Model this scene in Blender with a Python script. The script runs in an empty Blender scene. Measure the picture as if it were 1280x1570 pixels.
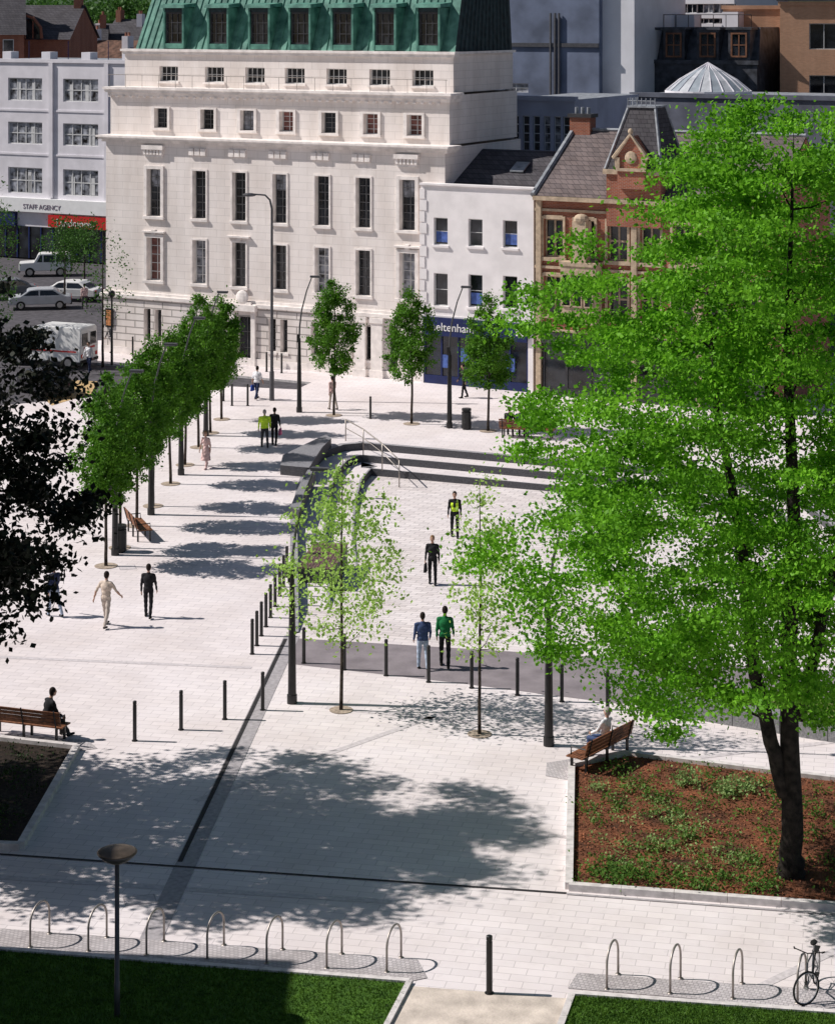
import bpy, math, random
import numpy as np
from mathutils import Vector, Matrix
from mathutils.geometry import tessellate_polygon
R=math.radians
rng=np.random.default_rng(7); random.seed(7)
FPX=3200.0; CH=20.0; HY=20.0
def g(x,y):
    Y=FPX*CH/(y-HY); return ((x-640)*Y/FPX,Y)

# ---------------------------------------------------------------- materials
MATS={}
def _nt(name):
    m=bpy.data.materials.new(name); m.use_nodes=True
    nt=m.node_tree; b=nt.nodes['Principled BSDF']; return m,nt,b
def mat(name,col,rough=.8,var=.15,scale=2.0,bump=0.0,metal=0.0,col2=None,detail=6,spec=.3):
    if name in MATS: return MATS[name]
    m,nt,b=_nt(name); N=nt.nodes; L=nt.links
    b.inputs['Roughness'].default_value=rough; b.inputs['Metallic'].default_value=metal
    b.inputs['Specular IOR Level'].default_value=spec
    tc=N.new('ShaderNodeTexCoord'); nz=N.new('ShaderNodeTexNoise'); nz.inputs['Scale'].default_value=scale; nz.inputs['Detail'].default_value=detail
    L.new(tc.outputs['Object'],nz.inputs['Vector'])
    cr=N.new('ShaderNodeValToRGB'); c=col
    if col2 is None: col2=tuple(max(0,k*(1-2*var)) for k in c); c=tuple(min(1,k*(1+var)) for k in c)
    cr.color_ramp.elements[0].position=.32; cr.color_ramp.elements[1].position=.68
    cr.color_ramp.elements[0].color=(*col2,1); cr.color_ramp.elements[1].color=(*c,1)
    L.new(nz.outputs['Fac'],cr.inputs['Fac']); L.new(cr.outputs['Color'],b.inputs['Base Color'])
    if bump:
        bp=N.new('ShaderNodeBump'); bp.inputs['Strength'].default_value=bump; bp.inputs['Distance'].default_value=.05
        n2=N.new('ShaderNodeTexNoise'); n2.inputs['Scale'].default_value=scale*8; n2.inputs['Detail'].default_value=5
        L.new(tc.outputs['Object'],n2.inputs['Vector']); L.new(n2.outputs['Fac'],bp.inputs['Height']); L.new(bp.outputs['Normal'],b.inputs['Normal'])
    MATS[name]=m; return m
def brickmat(name,c1,c2,mortar,bw,bh,ms,rough=.85,wall=True,rot=0.0,stain=.25,bias=0.0,bump=.4,stainscale=.35,spots=0):
    if name in MATS: return MATS[name]
    m,nt,b=_nt(name); N=nt.nodes; L=nt.links
    b.inputs['Roughness'].default_value=rough; b.inputs['Specular IOR Level'].default_value=.25
    tc=N.new('ShaderNodeTexCoord'); 
    br=N.new('ShaderNodeTexBrick'); br.inputs['Scale'].default_value=1
    br.inputs['Color1'].default_value=(*c1,1); br.inputs['Color2'].default_value=(*c2,1); br.inputs['Mortar'].default_value=(*mortar,1)
    br.inputs['Mortar Size'].default_value=ms; br.inputs['Brick Width'].default_value=bw; br.inputs['Row Height'].default_value=bh; br.inputs['Bias'].default_value=bias
    if wall:
        sp=N.new('ShaderNodeSeparateXYZ'); ad=N.new('ShaderNodeMath'); cb=N.new('ShaderNodeCombineXYZ')
        L.new(tc.outputs['Object'],sp.inputs[0]); L.new(sp.outputs[0],ad.inputs[0]); L.new(sp.outputs[1],ad.inputs[1])
        L.new(ad.outputs[0],cb.inputs[0]); L.new(sp.outputs[2],cb.inputs[1]); L.new(cb.outputs[0],br.inputs['Vector'])
    else:
        mp=N.new('ShaderNodeMapping'); mp.inputs['Rotation'].default_value[2]=rot
        L.new(tc.outputs['Object'],mp.inputs['Vector']); L.new(mp.outputs[0],br.inputs['Vector'])
    nz=N.new('ShaderNodeTexNoise'); nz.inputs['Scale'].default_value=stainscale; nz.inputs['Detail'].default_value=9; nz.inputs['Roughness'].default_value=.65
    if wall:
        mp2=N.new('ShaderNodeMapping'); mp2.inputs['Scale'].default_value=(1.8,1.8,.45); L.new(tc.outputs['Object'],mp2.inputs['Vector']); L.new(mp2.outputs[0],nz.inputs['Vector'])
    else: L.new(tc.outputs['Object'],nz.inputs['Vector'])
    cr=N.new('ShaderNodeValToRGB'); cr.color_ramp.elements[0].position=.3; cr.color_ramp.elements[1].position=.62
    d=1-stain; cr.color_ramp.elements[0].color=(d,d*.97,d*.94,1); cr.color_ramp.elements[1].color=(1,1,1,1)
    L.new(nz.outputs['Fac'],cr.inputs['Fac'])
    mx=N.new('ShaderNodeMix'); mx.data_type='RGBA'; mx.blend_type='MULTIPLY'; mx.inputs[0].default_value=1
    L.new(br.outputs['Color'],mx.inputs[6]); L.new(cr.outputs['Color'],mx.inputs[7])
    out=mx.outputs[2]
    if spots:
        n3=N.new('ShaderNodeTexNoise'); n3.inputs['Scale'].default_value=3.2; n3.inputs['Detail'].default_value=4; L.new(tc.outputs['Object'],n3.inputs['Vector'])
        c3=N.new('ShaderNodeValToRGB'); c3.color_ramp.elements[0].position=.30; c3.color_ramp.elements[1].position=.42
        e=1-spots; c3.color_ramp.elements[0].color=(e,e,e,1); c3.color_ramp.elements[1].color=(1,1,1,1); L.new(n3.outputs['Fac'],c3.inputs['Fac'])
        m3=N.new('ShaderNodeMix'); m3.data_type='RGBA'; m3.blend_type='MULTIPLY'; m3.inputs[0].default_value=1
        L.new(out,m3.inputs[6]); L.new(c3.outputs['Color'],m3.inputs[7]); out=m3.outputs[2]
    L.new(out,b.inputs['Base Color'])
    if bump:
        bp=N.new('ShaderNodeBump'); bp.invert=True; bp.inputs['Strength'].default_value=bump; bp.inputs['Distance'].default_value=.02
        L.new(br.outputs['Fac'],bp.inputs['Height']); L.new(bp.outputs['Normal'],b.inputs['Normal'])
    MATS[name]=m; return m
def leafmat(name,c1,c2,trans=.45,scale=1.2):
    if name in MATS: return MATS[name]
    m,nt,b=_nt(name); N=nt.nodes; L=nt.links
    b.inputs['Roughness'].default_value=.55; b.inputs['Specular IOR Level'].default_value=.2
    tc=N.new('ShaderNodeTexCoord'); nz=N.new('ShaderNodeTexNoise'); nz.inputs['Scale'].default_value=scale; nz.inputs['Detail'].default_value=8; nz.inputs['Roughness'].default_value=.75
    L.new(tc.outputs['Object'],nz.inputs['Vector'])
    cr=N.new('ShaderNodeValToRGB'); cr.color_ramp.elements[0].position=.35; cr.color_ramp.elements[1].position=.65
    cr.color_ramp.elements[0].color=(*c1,1); cr.color_ramp.elements[1].color=(*c2,1)
    L.new(nz.outputs['Fac'],cr.inputs['Fac']); L.new(cr.outputs['Color'],b.inputs['Base Color'])
    tr=N.new('ShaderNodeBsdfTranslucent'); L.new(cr.outputs['Color'],tr.inputs['Color'])
    ms=N.new('ShaderNodeMixShader'); ms.inputs[0].default_value=trans
    L.new(b.outputs[0],ms.inputs[1]); L.new(tr.outputs[0],ms.inputs[2])
    L.new(ms.outputs[0],N['Material Output'].inputs['Surface'])
    MATS[name]=m; return m

STONE=brickmat('portland_stone',(.89,.825,.79),(.84,.78,.75),(.68,.63,.60),1.1,.42,.012,stain=.20,bump=.15)
RUST=brickmat('rusticated_stone',(.84,.775,.74),(.78,.73,.70),(.40,.37,.35),1.3,.40,.035,stain=.26,bump=.8)
TRIM=mat('stone_trim',(.86,.80,.765),.8,.10,2.2)
WHITE=mat('white_render',(.86,.82,.82),.8,.05,1.2)
CREAM=mat('pale_render',(.74,.715,.76),.8,.06,.8)
GLASS=mat('window_glass',(.02,.024,.03),.08,.5,.9,spec=.6)
GLASSR=mat('window_blind_red',(.20,.08,.07),.25,.4,2,spec=.5)
GLASSL=mat('window_curtain',(.24,.25,.28),.2,.8,2.2,spec=.5)
FRAME=mat('window_frame_paint',(.62,.62,.62),.5,.05,3)
DFRAME=mat('dark_frame',(.05,.05,.055),.5,.2,3)
COPPER=mat('copper_patina',(.13,.32,.25),.6,.3,1.6,.2,col2=(.03,.11,.09),detail=10)
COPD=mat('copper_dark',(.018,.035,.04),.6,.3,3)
SLATE=brickmat('slate_roof',(.10,.095,.105),(.07,.065,.075),(.03,.03,.035),.35,.22,.012,stain=.35,bump=.6)
VSLATE=brickmat('brown_slate_roof',(.20,.16,.155),(.14,.115,.115),(.06,.05,.055),.35,.22,.012,stain=.35,bump=.6)
LEAD=mat('lead',(.28,.30,.33),.6,.2,3)
BRICK=brickmat('red_brick',(.40,.12,.062),(.29,.08,.046),(.34,.25,.2),.225,.075,.01,stain=.35)
OBRICK=brickmat('orange_brick',(.62,.33,.20),(.52,.27,.16),(.45,.33,.24),.225,.075,.01,stain=.2)
BLACK=mat('black_paint',(.012,.012,.013),.4,.3,5,spec=.5)
STEEL=mat('brushed_steel',(.42,.38,.35),.5,.1,8,metal=.8)
GALV=mat('grey_pole',(.10,.10,.11),.45,.1,5,metal=.3)
BARK=mat('bark',(.07,.055,.045),.9,.4,6,.6)
BARKD=mat('bark_dark',(.030,.024,.02),.9,.4,6,.6)
WOOD=mat('bench_wood',(.24,.10,.05),.6,.3,9)
GRANITE_AND_SHADE=mat('dark_granite_and_riser_shade',(.085,.085,.095),.6,.3,30)
KERB=mat('kerb_stone',(.66,.62,.61),.8,.12,5)
ASPH=mat('asphalt',(.085,.08,.09),.9,.2,3,.2)
ASPHL=mat('worn_asphalt',(.25,.22,.235),.9,.12,1.3,.2)
MULCH=mat('bark_mulch_with_shade',(.24,.085,.04),.95,.5,1.4,.8,col2=(.05,.022,.012),detail=12)  # dark patches stand in for tree shade on the mulch
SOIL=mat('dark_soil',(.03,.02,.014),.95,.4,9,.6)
GRASS=mat('lawn_grass',(.07,.16,.014),.9,.3,3,.4,col2=(.03,.08,.008))
PATH=mat('beige_path',(.64,.56,.49),.9,.15,2,.2)
RUBBER=mat('rubber',(.015,.015,.015),.7,.2,5)
SILVER=mat('chrome_trim',(.5,.5,.5),.3,.1,5,metal=.8)
CARW=mat('white_car_paint',(.75,.75,.74),.3,.03,2,spec=.5)
REDP=mat('red_sign_paint',(.55,.02,.02),.5,.05,2)
NAVY=mat('navy_sign_paint',(.015,.025,.10),.4,.1,2)
SIGNW=mat('white_sign_paint',(.8,.8,.8),.6,.03,2)

# ---------------------------------------------------------------- mesh builder
class MB:
    def __init__(s): s.v=[];s.f=[];s.m=[]
    def add(s,v,f,m=0):
        o=len(s.v); s.v+= [tuple(a) for a in v]
        for q in f: s.f.append(tuple(i+o for i in q)); s.m.append(m)
    def box(s,x0,x1,y0,y1,z0,z1,m=0):
        v=[(x0,y0,z0),(x1,y0,z0),(x1,y1,z0),(x0,y1,z0),(x0,y0,z1),(x1,y0,z1),(x1,y1,z1),(x0,y1,z1)]
        s.add(v,[(3,2,1,0),(4,5,6,7),(0,1,5,4),(1,2,6,5),(2,3,7,6),(3,0,4,7)],m)
    def hexa(s,b,t,m=0):
        s.add(list(b)+list(t),[(3,2,1,0),(4,5,6,7),(0,1,5,4),(1,2,6,5),(2,3,7,6),(3,0,4,7)],m)
    def quad(s,a,b,c,d,m=0): s.add([a,b,c,d],[(0,1,2,3)],m)
    def poly(s,pts,m=0): s.add(pts,[tuple(range(len(pts)))],m)
    def tube(s,pts,rad,m=0,n=8,cap=True,closed=False):
        P=[Vector(p) for p in pts]; k=len(P)
        if not hasattr(rad,'__len__'): rad=[rad]*k
        vs=[]; ref=None
        for i in range(k):
            if closed: t=P[(i+1)%k]-P[i-1]
            else: t=(P[min(i+1,k-1)]-P[max(i-1,0)])
            if t.length<1e-9: t=Vector((0,0,1))
            t.normalize()
            if ref is None: ref=Vector((1,0,0)) if abs(t.x)<.9 else Vector((0,1,0))
            a=(ref-t*ref.dot(t))
            if a.length<1e-5: a=t.orthogonal()
            a.normalize(); b=t.cross(a); ref=a
            for j in range(n):
                th=2*math.pi*j/n; vs.append(P[i]+(a*math.cos(th)+b*math.sin(th))*rad[i])
        fs=[]
        for i in range(k if closed else k-1):
            i2=(i+1)%k
            for j in range(n): fs.append((i*n+j,i*n+(j+1)%n,i2*n+(j+1)%n,i2*n+j))
        if cap and not closed: fs.append(tuple(range(n-1,-1,-1))); fs.append(tuple((k-1)*n+j for j in range(n)))
        s.add(vs,fs,m)
    def prism(s,poly,z0,z1,mt=0,ms=None):
        ms=mt if ms is None else ms
        n=len(poly); tri=tessellate_polygon([[Vector((p[0],p[1],0)) for p in poly]])
        a=sum(poly[i][0]*poly[(i+1)%n][1]-poly[(i+1)%n][0]*poly[i][1] for i in range(n))
        s.add([(p[0],p[1],z1) for p in poly],[fixtri(poly,t) for t in tri],mt)
        for i in range(n):
            p,q=poly[i],poly[(i+1)%n]
            if a<0: p,q=q,p
            s.quad((p[0],p[1],z0),(q[0],q[1],z0),(q[0],q[1],z1),(p[0],p[1],z1),ms)
    def ell(s,c,r,m=0,n=10,k=7,rotz=0):
        vs=[];fs=[]
        cz,sz=math.cos(rotz),math.sin(rotz)
        for i in range(k+1):
            ph=math.pi*i/k
            for j in range(n):
                th=2*math.pi*j/n
                x=r[0]*math.sin(ph)*math.cos(th); y=r[1]*math.sin(ph)*math.sin(th)
                vs.append((c[0]+x*cz-y*sz,c[1]+x*sz+y*cz,c[2]+r[2]*math.cos(ph)))
        for i in range(k):
            for j in range(n): fs.append((i*n+j,(i+1)*n+j,(i+1)*n+(j+1)%n,i*n+(j+1)%n))
        s.add(vs,fs,m)
    def build(s,name,mats,parent=None,loc=(0,0,0),rot=0,smooth=False):
        me=bpy.data.meshes.new(name); me.from_pydata(s.v,[],s.f)
        if not isinstance(mats,(list,tuple)): mats=[mats]
        for m in mats: me.materials.append(m)
        me.polygons.foreach_set('material_index',s.m)
        if smooth: me.polygons.foreach_set('use_smooth',[True]*len(s.f))
        me.update(); o=bpy.data.objects.new(name,me); bpy.context.collection.objects.link(o)
        o.location=loc; o.rotation_euler=(0,0,rot)
        if parent: o.parent=parent
        return o
def fixtri(poly,t):
    a,b,c=[poly[i] for i in t]
    cr=(b[0]-a[0])*(c[1]-a[1])-(b[1]-a[1])*(c[0]-a[0])
    return tuple(t) if cr>0 else tuple(reversed(t))
def empty(name,loc=(0,0,0),rot=0):
    o=bpy.data.objects.new(name,None); bpy.context.collection.objects.link(o); o.location=loc; o.rotation_euler=(0,0,rot); o.empty_display_size=.3; return o
def sheet(name,poly,z,m,holes=(),zf=None):
    allp=list(poly); loops=[[Vector((p[0],p[1],0)) for p in poly]]
    for h in holes: loops.append([Vector((p[0],p[1],0)) for p in h]); allp+=list(h)
    tri=tessellate_polygon(loops); mb=MB()
    mb.add([(p[0],p[1],z if zf is None else zf(p[0],p[1])) for p in allp],[fixtri(allp,t) for t in tri])
    return mb.build(name,m)
def text(body,parent,loc,size,m,name,rot=(math.pi/2,0,0),ext=.01):
    c=bpy.data.curves.new(name,'FONT'); c.body=body; c.size=size; c.extrude=ext; c.align_x='CENTER'
    c.materials.append(m); o=bpy.data.objects.new(name,c); bpy.context.collection.objects.link(o)
    o.location=loc; o.rotation_euler=rot; o.parent=parent; return o

# ---------------------------------------------------------------- camera / light / world
cam=bpy.data.cameras.new('camera'); co=bpy.data.objects.new('camera',cam); bpy.context.collection.objects.link(co)
co.location=(0,0,CH); co.rotation_euler=(R(90),0,0)
cam.sensor_fit='VERTICAL'; cam.sensor_height=24; cam.lens=FPX/1570*24; cam.shift_y=-(785-HY)/1570; cam.clip_end=6000; cam.clip_start=.5
bpy.context.scene.camera=co
SUN_S=R(5); SUN_E=R(44)
d=Vector((math.cos(SUN_S)*math.cos(SUN_E),-math.sin(SUN_S)*math.cos(SUN_E),-math.sin(SUN_E)))
sl=bpy.data.lights.new('sun','SUN'); sl.energy=5.0; sl.angle=R(.5); sl.color=(1,.945,.895)
so=bpy.data.objects.new('sun',sl); bpy.context.collection.objects.link(so); so.rotation_euler=d.to_track_quat('-Z','Y').to_euler(); so.location=(-40,10,60)
w=bpy.data.worlds.new('World'); bpy.context.scene.world=w; w.use_nodes=True
nt=w.node_tree; bg=nt.nodes['Background']; sk=nt.nodes.new('ShaderNodeTexSky'); sk.sky_type='NISHITA'; sk.sun_disc=False
sk.sun_elevation=SUN_E; sk.sun_rotation=R(275); nt.links.new(sk.outputs[0],bg.inputs['Color']); bg.inputs['Strength'].default_value=.055
vs_=bpy.context.scene.view_settings; vs_.view_transform='Standard'; vs_.look='None'; vs_.exposure=0

# ---------------------------------------------------------------- ground, plaza
hole=[(-4.1,67.2),(-4.5,74),(-5.0,82),(-5.1,88),(-4.95,92.5),(-4.5,95.2),(-3.6,96.9),(-2.6,97.3),(-1.5,96.9),(7.5,93.1),(13,91),(16,86),(17,75),(16.5,63.3)]
outer=[(-1800,-200),(1800,-200),(1800,3500),(-1800,3500)]
sheet('ground',outer,-.12,ASPH,[hole])
PAV=brickmat('paving_slabs',(.80,.74,.745),(.735,.68,.69),(.56,.52,.525),.62,.3,.010,wall=False,rot=R(12),stain=.16,bump=.15,stainscale=.22,spots=.07)
PAV2=brickmat('floor_paving',(.81,.755,.75),(.66,.61,.61),(.48,.45,.45),.6,.3,.02,wall=False,rot=R(18),stain=.15,bump=.2,stainscale=.25,spots=.06)
SETT=brickmat('stone_setts',(.60,.56,.57),(.47,.44,.45),(.36,.335,.345),.10,.10,.010,wall=False,rot=R(21),stain=.25,bump=.5,spots=.2)
pl=[(-70,15),(70,15),(70,112),(-15,128),(-19.5,127.5),g(150,556),g(478,586),g(455,597),g(300,590),g(170,606),g(0,622),(-70,104)]
pv=sheet('pavement',pl,0,PAV,[hole])
kb=MB()
for i in range(5,11):
    p,q=pl[i],pl[i+1]; kb.quad((p[0],p[1],-.12),(q[0],q[1],-.12),(q[0],q[1],0),(p[0],p[1],0)); 
kb.build('kerb',KERB)
mb=MB(); mb.add([(-4.1,67.2,-.004),(16.5,63.3,-.004),(17,75,-.55),(-4.5,74,-.55)],[(0,1,2,3)])
bk=hole[1:13]; tri=tessellate_polygon([[Vector((p[0],p[1],0)) for p in bk]])
mb.add([(p[0],p[1],-.55-.38*max(0,min(1,(p[1]+.05*p[0]-74)/20))) for p in bk],[fixtri(bk,t) for t in tri])
mb.build('sunken_plaza_floor',PAV2)
def inset(poly,dist):
    n=len(poly); out=[]
    for i in range(n):
        p0,p1,p2=Vector(poly[i-1]),Vector(poly[i]),Vector(poly[(i+1)%n])
        a=(p1-p0).normalized(); b=(p2-p1).normalized()
        na=Vector((a.y,-a.x)); nb=Vector((b.y,-b.x)); 
        m=(na+nb); m.normalize(); k=dist/max(.35,m.dot(na)); out.append(tuple(p1+m*k))
    return out
ter=MB()
def ringstrip(a,b,za,zb,m):
    n=len(a)
    for i in range(n-1):
        ter.quad((a[i][0],a[i][1],za),(b[i][0],b[i][1],zb),(b[i+1][0],b[i+1][1],zb),(a[i+1][0],a[i+1][1],za),m)
i0,i1,i2,i3,i4,i5,i6=[inset(hole,k) for k in (.28,.30,1.30,1.38,1.40,2.42,2.50)]; i7=inset(hole,2.52)
ringstrip(hole,i0,.02,.02,2); ringstrip(i0,i1,.02,-.30,1); ringstrip(i1,i2,-.30,-.30,0); ringstrip(i2,i3,-.292,-.292,2)
ringstrip(i3,i4,-.292,-.61,1); ringstrip(i4,i5,-.61,-.61,0); ringstrip(i5,i6,-.602,-.602,2); ringstrip(i6,i7,-.602,-1.1,1)
ter.build('terrace_steps',[PAV,GRANITE_AND_SHADE,mat('step_nosing',(.36,.35,.37),.7,.2,20)])  # shade on the risers painted in with the dark granite colour
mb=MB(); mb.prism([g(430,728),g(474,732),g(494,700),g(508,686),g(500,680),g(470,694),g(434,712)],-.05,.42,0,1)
mb.prism([g(445,794),g(458,798),g(474,756),g(484,735),g(472,735),g(460,757)],-.05,.42,0,1); mb.build('granite_seat',[mat('granite_top',(.26,.26,.28),.6,.2,25),GRANITE_AND_SHADE])
sheet('asphalt_strip',[g(443,978),g(1400,1037),g(1400,1120),g(930,1077),g(700,1047),g(445,1018)],.004,ASPHL)
BAND=mat('grey_band',(.40,.375,.39),.85,.12,8); DRAIN=mat('drain_slot',(.035,.033,.035),.8,.2,8)
def band(name,p,q,w,z,m):
    p,q=Vector(g(*p)),Vector(g(*q)); dd=(q-p).normalized(); nn=Vector((-dd.y,dd.x))*w/2
    return sheet(name,[tuple(p+nn),tuple(p-nn),tuple(q-nn),tuple(q+nn)],z,m)
band('paving_band',(448,975),(222,1462),.5,.008,BAND)
band('drain_channel',(438,980),(276,1322),.12,.012,DRAIN)
band('drain_channel',(-60,1306),(868,1370),.08,.016,DRAIN)
band('paving_band',(868,1371),(1400,1412),.09,.016,BAND)
PBAND=mat('pale_band',(.60,.555,.565),.85,.1,8)
for p,q in [((-80,1004),(386,1024)),((300,1228),(700,1086)),((-80,1340),(600,1383)),((500,1085),(1100,1145)),((1040,1165),(1300,1135)),((1150,1520),(1400,1400)),((-50,760),(300,868))]:
    band('paving_band',p,q,.22,.006,PBAND)
for (x,y,sx,sy) in [(708,1218,.3,.22),(196,870,.3,.3),(215,1380,.36,.24)]:
    X,Y=g(x,y); mb=MB(); mb.box(-sx,sx,-sy,sy,0,.005,0); mb.box(-sx+.03,sx-.03,-sy+.03,sy-.03,.005,.007,1); mb.build('manhole_cover',[BAND,PBAND],None,(X,Y,0),R(15))
sheet('stone_sett_paving',[g(-80,1418),g(640,1472),g(655,1500),g(625,1506),g(-80,1450)],.012,SETT)
sheet('stone_sett_paving',[g(885,1492),g(1380,1527),g(1380,1558),g(870,1516)],.012,SETT)
sheet('stone_sett_paving',[g(838,1170),g(960,1150),g(962,1166),g(870,1196),g(836,1190)],.010,SETT)
sheet('stone_sett_paving',[g(-80,1118),g(135,1135),g(150,1148),g(120,1152),g(-80,1136)],.010,SETT)
def pip(x,y,poly):
    c=False;n=len(poly);j=n-1
    for i in range(n):
        if (poly[i][1]>y)!=(poly[j][1]>y) and x<(poly[j][0]-poly[i][0])*(y-poly[i][1])/(poly[j][1]-poly[i][1])+poly[i][0]: c=not c
        j=i
    return c
def mesh_quads(name,V,nper,mats,mi=None,parent=None,smooth=False):
    n=len(V)//nper; me=bpy.data.meshes.new(name)
    me.vertices.add(len(V)); me.vertices.foreach_set('co',np.asarray(V,dtype=np.float32).ravel())
    me.loops.add(len(V)); me.loops.foreach_set('vertex_index',np.arange(len(V),dtype=np.int32))
    me.polygons.add(n); me.polygons.foreach_set('loop_start',np.arange(0,len(V),nper,dtype=np.int32)); 
    me.polygons.foreach_set('loop_total',np.full(n,nper,dtype=np.int32))
    for m in (mats if isinstance(mats,(list,tuple)) else [mats]): me.materials.append(m)
    if mi is not None: me.polygons.foreach_set('material_index',np.asarray(mi,dtype=np.int32))
    me.update(calc_edges=True); me.validate()
    o=bpy.data.objects.new(name,me); bpy.context.collection.objects.link(o)
    if parent: o.parent=parent
    return o
def leaves(C,size,flat=1.0,asp=.6):
    n=len(C); u=rng.normal(size=(n,3)); u[:,2]*=flat; u/=np.linalg.norm(u,axis=1)[:,None]+1e-9
    w_=rng.normal(size=(n,3)); w_[:,2]*=flat; v=w_-u*(w_*u).sum(1)[:,None]; v/=np.linalg.norm(v,axis=1)[:,None]+1e-9
    s=size*rng.uniform(.6,1.25,size=(n,1)); V=np.stack([C+u*s*.5,C+v*s*.5*asp,C-u*s*.5,C-v*s*.5*asp],axis=1)
    return V.reshape(-1,3)
BLADE=leafmat('grass_blades',(.03,.08,.008),(.10,.20,.02),.3,4)
def blades(name,poly,n,h,z=0.03):
    xs=[p[0] for p in poly]; ys=[p[1] for p in poly]; P=[]
    while len(P)<n:
        x,y=random.uniform(min(xs),max(xs)),random.uniform(min(ys),max(ys))
        if pip(x,y,poly): P.append((x,y,z))
    P=np.array(P); a=rng.uniform(0,6.28,n); wv=np.stack([np.cos(a),np.sin(a),0*a],1)*.012
    tip=P+np.stack([rng.normal(0,.02,n),rng.normal(0,.02,n),h*rng.uniform(.5,1.2,n)],1)
    return mesh_quads(name,np.stack([P-wv,P+wv,tip],1).reshape(-1,3),3,BLADE)
lawnL=[g(-400,1428),g(-60,1454),g(628,1510),g(590,1580),g(520,1800),g(-400,1800)]
lawnR=[g(878,1529),g(1400,1566),g(1500,1700),g(850,1700),g(860,1572)]
def curb(name,pts,w,z,close=False,m=KERB):
    mb=MB(); n=len(pts)
    for i in range(n if close else n-1):
        p,q=Vector(pts[i]),Vector(pts[(i+1)%n]); dd=(q-p).normalized(); nn=Vector((-dd.y,dd.x))*w/2
        L=(q-p).length; k=max(1,int(L/1.0)); zz=z-(i%2)*.003
        for j in range(k):
            a=p+dd*(L*j/k+.004); b=p+dd*(L*(j+1)/k-.004)
            mb.hexa([(*(a-nn),-.01),(*(b-nn),-.01),(*(b+nn),-.01),(*(a+nn),-.01)],[(*(a-nn),zz),(*(b-nn),zz),(*(b+nn),zz),(*(a+nn),zz)])
    return mb.build(name,m)
for nm,lp in (('lawn',lawnL),('lawn',lawnR)):
    sheet(nm,lp,.03,GRASS); 
blades('lawn_grass_blades',[p for p in lawnL[:4]]+[g(-60,1580)],26000,.06)
blades('lawn_grass_blades',[g(878,1529),g(1400,1566),g(1400,1600),g(860,1600)],14000,.06)
curb('kerb_edging',[g(-400,1426),g(628,1507)],.14,.07); curb('kerb_edging',[g(628,1507),g(590,1580)],.12,.066)
curb('kerb_edging',[g(1500,1571),g(877,1526),g(850,1600)],.14,.07)
sheet('path',[g(628,1512),g(878,1532),g(850,1700),g(520,1700)],.006,PATH)

# planting beds
bedR=[g(876,1178),g(962,1160),g(1200,1190),g(1500,1225),g(1500,1425),g(1280,1395),g(872,1364)]
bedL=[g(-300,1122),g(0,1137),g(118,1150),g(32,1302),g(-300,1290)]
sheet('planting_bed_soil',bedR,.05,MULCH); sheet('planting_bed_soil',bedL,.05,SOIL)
curb('planting_bed_kerb',bedR,.18,.16,True); curb('planting_bed_kerb',bedL,.18,.16,True)
def scatter(poly,n):
    xs=[p[0] for p in poly]; ys=[p[1] for p in poly]; P=[]
    while len(P)<n:
        x,y=random.uniform(min(xs),max(xs)),random.uniform(min(ys),max(ys))
        if pip(x,y,poly): P.append((x,y))
    return np.array(P)
P=scatter(bedR,16000); P=P[P[:,0]<13]; C=np.column_stack([P,rng.uniform(.05,.10,len(P))])
CH1=mat('mulch_chip_with_shade',(.36,.13,.06),.9,.3,1.3,col2=(.07,.03,.018),detail=12)  # chips repeat the tree shade painted into the mulch
mesh_quads('bark_chips',leaves(C,.07,.5,.5),4,CH1)
PLG=leafmat('groundcover_leaf',(.05,.13,.02),(.16,.30,.05),.35,3)
PLY=leafmat('groundcover_leaf_pale',(.18,.30,.08),(.34,.46,.18),.35,3)
def plants(name,poly,ncl,m,size=.07,lo=10,hi=50,r=.16,pts=None):
    P=scatter(poly,ncl) if pts is None else pts; Cs=[]
    for p in P:
        k=random.randint(lo,hi); rr=random.uniform(.5,1.3)*r
        c=np.column_stack([rng.normal(p[0],rr,k),rng.normal(p[1],rr,k),.08+np.abs(rng.normal(0,rr*.8,k))]); Cs.append(c)
    return mesh_quads(name,leaves(np.concatenate(Cs),size),4,m)
bedRv=[g(890,1190),g(962,1170),g(1220,1200),g(1330,1215),g(1330,1385),g(890,1350)]
plants('groundcover_plants',bedRv,110,PLG,.09,15,60,.19); plants('groundcover_plants',[g(900,1210),g(980,1200),g(1180,1340),g(920,1345)],70,PLY,.08,15,45,.15)
plants('groundcover_plants',[g(900,1335),g(1180,1350),g(1180,1378),g(900,1358)],50,PLG,.09,15,60,.18)
plants('shrub',None,0,PLY,.11,220,320,.26,[g(1112,1222),g(1052,1205),g(1140,1215)])
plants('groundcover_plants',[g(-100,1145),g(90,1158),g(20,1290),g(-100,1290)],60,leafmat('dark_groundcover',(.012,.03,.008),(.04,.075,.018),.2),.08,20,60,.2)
lw=MB(); a=Vector(g(982,1090)); b=Vector(g(1500,1176)); dd=(b-a).normalized(); nn=Vector((-dd.y,dd.x))
L=(b-a).length; k=7
for i in range(k):
    p=a+dd*(L*i/k+.01); q=a+dd*(L*(i+1)/k-.01)
    lw.hexa([(*p,0),(*q,0),(*(q+nn*.6),0),(*(p+nn*.6),0)],[(*p,.48),(*q,.48),(*(q+nn*.6),.48),(*(p+nn*.6),.48)])
lw.build('granite_wall',mat('pale_granite',(.26,.26,.27),.7,.2,20))
sheet('lawn',[tuple(a+nn*.65+dd*1.5),tuple(b+nn*.65),tuple(b+nn*4),tuple(a+nn*3.2+dd*2.5)],.03,mat('dry_lawn',(.16,.20,.05),.9,.3,2,.4))

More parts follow.
